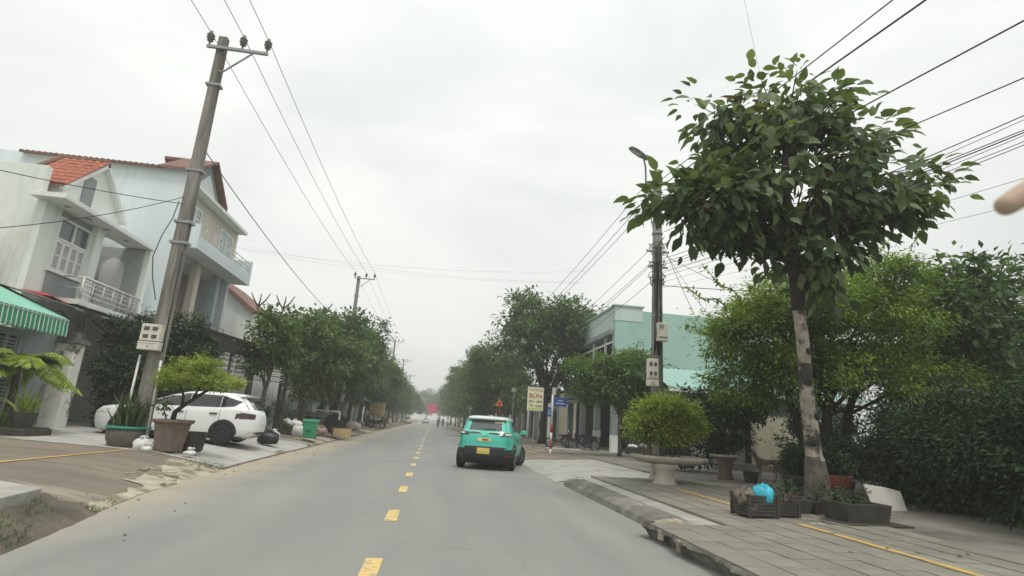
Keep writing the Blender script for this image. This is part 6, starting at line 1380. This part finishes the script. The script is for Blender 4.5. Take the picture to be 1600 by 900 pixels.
# litter and weeds at the left kerb
lt_ = MB()
for k in range(50):
    y = random.uniform(6.5, 30); x = edge_left(y)+random.uniform(-.4, .9)
    s = random.uniform(.008, .03); zb = max(.006, gl(x, y) if x < edge_left(y) else .006)
    lt_.box((x, y, zb+s*.3), (s, s*.8, s*.6), random.random()*3)
lo2 = lt_.build('gravel', M['kerb']); lo2['kind'] = 'stuff'
P_, D_, S_, T_ = [], [], [], []
for k in range(2600):
    y = random.uniform(3.5, 8.9); x = edge_left(y)-abs(random.gauss(.22, .25))
    z = bank_h(x, y) if y < 8.4 else gl(x, y)
    if math.sin(x*5+y*3.3)+math.sin(y*7.1) < .15: continue
    P_.append((x, y, z)); D_.append((random.gauss(0, .5), random.gauss(0, .5), 1)); S_.append(random.uniform(.03, .085)); T_.append(random.random())
for k in range(900):
    y = random.choice([random.uniform(13.6, 14.6), random.uniform(24.5, 27)]); x = edge_left(y)-abs(random.gauss(.35, .35)); P_.append((x, y, gl(x, y))); D_.append((random.gauss(0, .5), random.gauss(0, .5), 1)); S_.append(random.uniform(.03, .09)); T_.append(random.random())
leaves('grass', P_, np.array(D_), np.array(S_), np.array(T_), M['grass'], None, .12)['kind'] = 'stuff'
# fallen leaves on the right pavement
P_, D_, S_, T_ = [], [], [], []
for k in range(45):
    y = random.uniform(5.5, 18); x = random.uniform(3.7, 9.5); a = random.uniform(0, 6.28)
    P_.append((x, y, gr(x, y)+.05)); D_.append((math.cos(a), math.sin(a), .08)); S_.append(random.uniform(.05, .12)); T_.append(random.choice([.97, .98, .6]))
leaves('fallen_leaves', P_, np.array(D_), np.array(S_), np.array(T_), M['teak'], None, .5)['kind'] = 'stuff'

# ------------------------------------------------------------------ overhead wires
def sag(a, b, s, n=14):
    a, b = Vector(a), Vector(b); return [a.lerp(b, i/n)+Vector((0, 0, -4*s*(i/n)*(1-i/n))) for i in range(n+1)]
def wire(label, a, b, s=.4, r_=.012, group=None):
    n = max(14, int((Vector(b)-Vector(a)).length/1.5))
    o = MB().tube(sag(a, b, s, n), r_*.68, 5).build('overhead_wire', M['wire'], smooth=True)
    tag(o, label, 'wire', group); o.parent = None
    return o
gw = 'overhead power lines on the left'
for dx, nm in ((-.3, 'left'), (.6, 'middle'), (1.28, 'right')):
    wire(nm+' power line running ahead from the near pole crossarm to the next pole', (-7.0+dx, 14.96, 11.75), (-7.1+dx, 45.86, 12.8), .35, .014, gw)
    wire(nm+' power line running from the near pole crossarm back overhead', (-7.0+dx, 14.96, 11.75), (-7.0+dx, -22, 11.75), .35, .014, gw)
    wire(nm+' faint power line between the second and third left poles', (-7.1+dx, 45.86, 12.8), (-7.1+dx, 90.86, 13.5), .5, .012, gw)
wire('sagging black service cable from the left pole into the street trees', (-6.9, 15.2, 8.2), (-6.7, 44, 7.6), .55, .02)
wire('upper service wire from the left edge to the concrete pole', (-8.6, 10.8, 5.42), (-7.1, 15.0, 6.55), .05, .013)
wire('lower service wire rising from the left edge to the pole', (-8.6, 11.2, 4.35), (-7.1, 15.0, 6.75), .12, .013)
wire('thin drop wire from the left pole to the pale blue house', (-7.1, 15.2, 6.7), (-12.5, 26.9, 7.6), .3, .010)
for k, (za, zb) in enumerate(((9.6, 10.2), (9.9, 9.75), (10.5, 10.05))):
    wire(['lowest', 'middle', 'upper'][k]+' thin wire crossing high over the road', (-11.4, 30+k*1.5, za), (8.0, 30+k, zb), .5, .005)
gw2 = 'cables on the right pole'
for k, (x, z, xb, yb, zb, r_) in enumerate(((7.0, 9.95, 7.55, 6.9, 9.25, .02), (7.15, 9.85, 7.85, 7.0, 9.05, .028), (7.3, 8.9, 7.75, 5.6, 7.4, .02), (7.3, 8.2, 8.6, 6.5, 7.15, .016))):
    a = Vector((x, 17.4, z)); b = Vector((xb, yb, zb)); e = a+(b-a)*1.7
    wire(['topmost thin', 'thick second', 'straight third', 'lower fourth'][k]+' cable running from the right pole up past the big leaves', a, e, .0, r_, gw2)
for k in range(9):
    zz = [6.80, 6.76, 6.62, 6.56, 6.53, 6.41, 6.38, 5.7, 5.25][k]; a = Vector((7.2+.03*(k % 3), 17.4, 7.2-[0, .35, .1, .5, .2, .42, .62, .8, 1.0][k])); b = Vector((8.6+.05*(k % 4), 6.62, zz)); e = a+(b-a)*1.5
    wire('drooping communication cable number %s down in the bundle right of the big leaves' % ['one', 'two', 'three', 'four', 'five', 'six', 'seven', 'eight', 'nine'][k], a, e, .28 if k < 7 else .1, [.013, .008, .012, .008, .015, .009, .010, .006, .005][k], gw2)
for k, (x, z) in enumerate(((6.65, 9.9), (6.7, 9.4), (6.9, 9.3), (6.8, 7.5), (7.0, 7.2), (6.8, 6.9), (7.1, 6.6))):
    wire(['outermost', 'second', 'third', 'fourth', 'fifth', 'sixth', 'innermost'][k]+' cable strung from the right pole away to the big broad tree', (x, 17.5, z), (6.6+.1*k, 58, z+.1), .5 if k < 3 else .9, .016 if k < 3 else .012, gw2)
for k, (b, r_) in enumerate((((11.5, 21.6, 4.4), .014), ((13.5, 21.6, 3.6), .010), ((16.5, 17.3, 4.3), .012), ((12.0, 29.9, 6.0), .010))):
    wire(['steep', 'second', 'long', 'far'][k]+' service wire dropping from the right pole to the turquoise roofs', (7.2, 17.4, 7.9-.25*k), b, .25, r_, gw2)
wire('level cable passing right of the pole behind the feathery tree', (7.2, 17.5, 6.3), (22, 13.0, 6.8), .35, .018)
wire('thin loose line hanging in the sky above the big leaved tree', (5.2, 9.0, 12.2), (6.6, 10.2, 9.0), .1, .004)

# ------------------------------------------------------------------ fingertip of the person holding the camera, close to the lens
hand = thing('person', 'blurred fingertip of a hand reaching in at the right edge', 'person', (.40, .30, 1.60))
fdir = Vector((.80, -.12, .60)).normalized()
tip = Vector((.3545, .300, 1.5755))
J = {}; E3 = []
def pj(k, p, r): J[k] = (p.x, p.y, p.z, r)
for i, (d, r_) in enumerate(((0.004, .0065), (.012, .0078), (.024, .0082), (.040, .0085), (.052, .0092), (.070, .0098), (.088, .0110))):
    pj('i%d' % i, tip+fdir*d+Vector((0, 0, -.003*(d/.05)**2)), r_)
    if i: E3.append(('i%d' % (i-1), 'i%d' % i))
side = fdir.cross(Vector((0, 1, 0))).normalized()
root = tip+fdir*.088
pj('palm', root+fdir*.045-side*.028, .021); pj('wrist', root+fdir*.10-side*.035, .024); pj('arm', root+fdir*.22-side*.05, .032)
E3 += [('i6', 'palm'), ('palm', 'wrist'), ('wrist', 'arm')]
for f in range(1, 4):
    b = root+fdir*.006-side*.021*f
    for i in range(4):
        pj('f%d%d' % (f, i), b+fdir*(-.03*math.sin(i*.9)) + Vector((0, -1, 0))*(.012*i) - side*.002*i, .0098-.0008*i)
        if i: E3.append(('f%d%d' % (f, i-1), 'f%d%d' % (f, i)))
    E3.append(('palm', 'f%d0' % f))
for i in range(3):
    pj('t%d' % i, root+fdir*(.05-.03*i)+side*(.012+.012*i)+Vector((0, -.012*i, 0)), .0125-.0012*i)
    if i: E3.append(('t%d' % (i-1), 't%d' % i))
E3.append(('palm', 't0'))
J = {'palm': J['palm'], **{k: v for k, v in J.items() if k != 'palm'}}
skinfig('hand', J, E3, M['skin'], hand, 2)

# ------------------------------------------------------------------ air
hz = MB().bb((-2600, -2600, -1.2), (2600, 2600, 17.5)).build('haze', bpy.data.materials.new('haze'))
hz['kind'] = 'stuff'; hm = hz.data.materials[0]; hm.use_nodes = True; t = hm.node_tree; t.nodes.clear()
o_ = t.nodes.new('ShaderNodeOutputMaterial'); pv = t.nodes.new('ShaderNodeVolumePrincipled'); pv.inputs['Color'].default_value = (.93, .96, .94, 1); pv.inputs['Density'].default_value = .0018; pv.inputs['Anisotropy'].default_value = .2
t.links.new(pv.outputs[0], o_.inputs['Volume'])
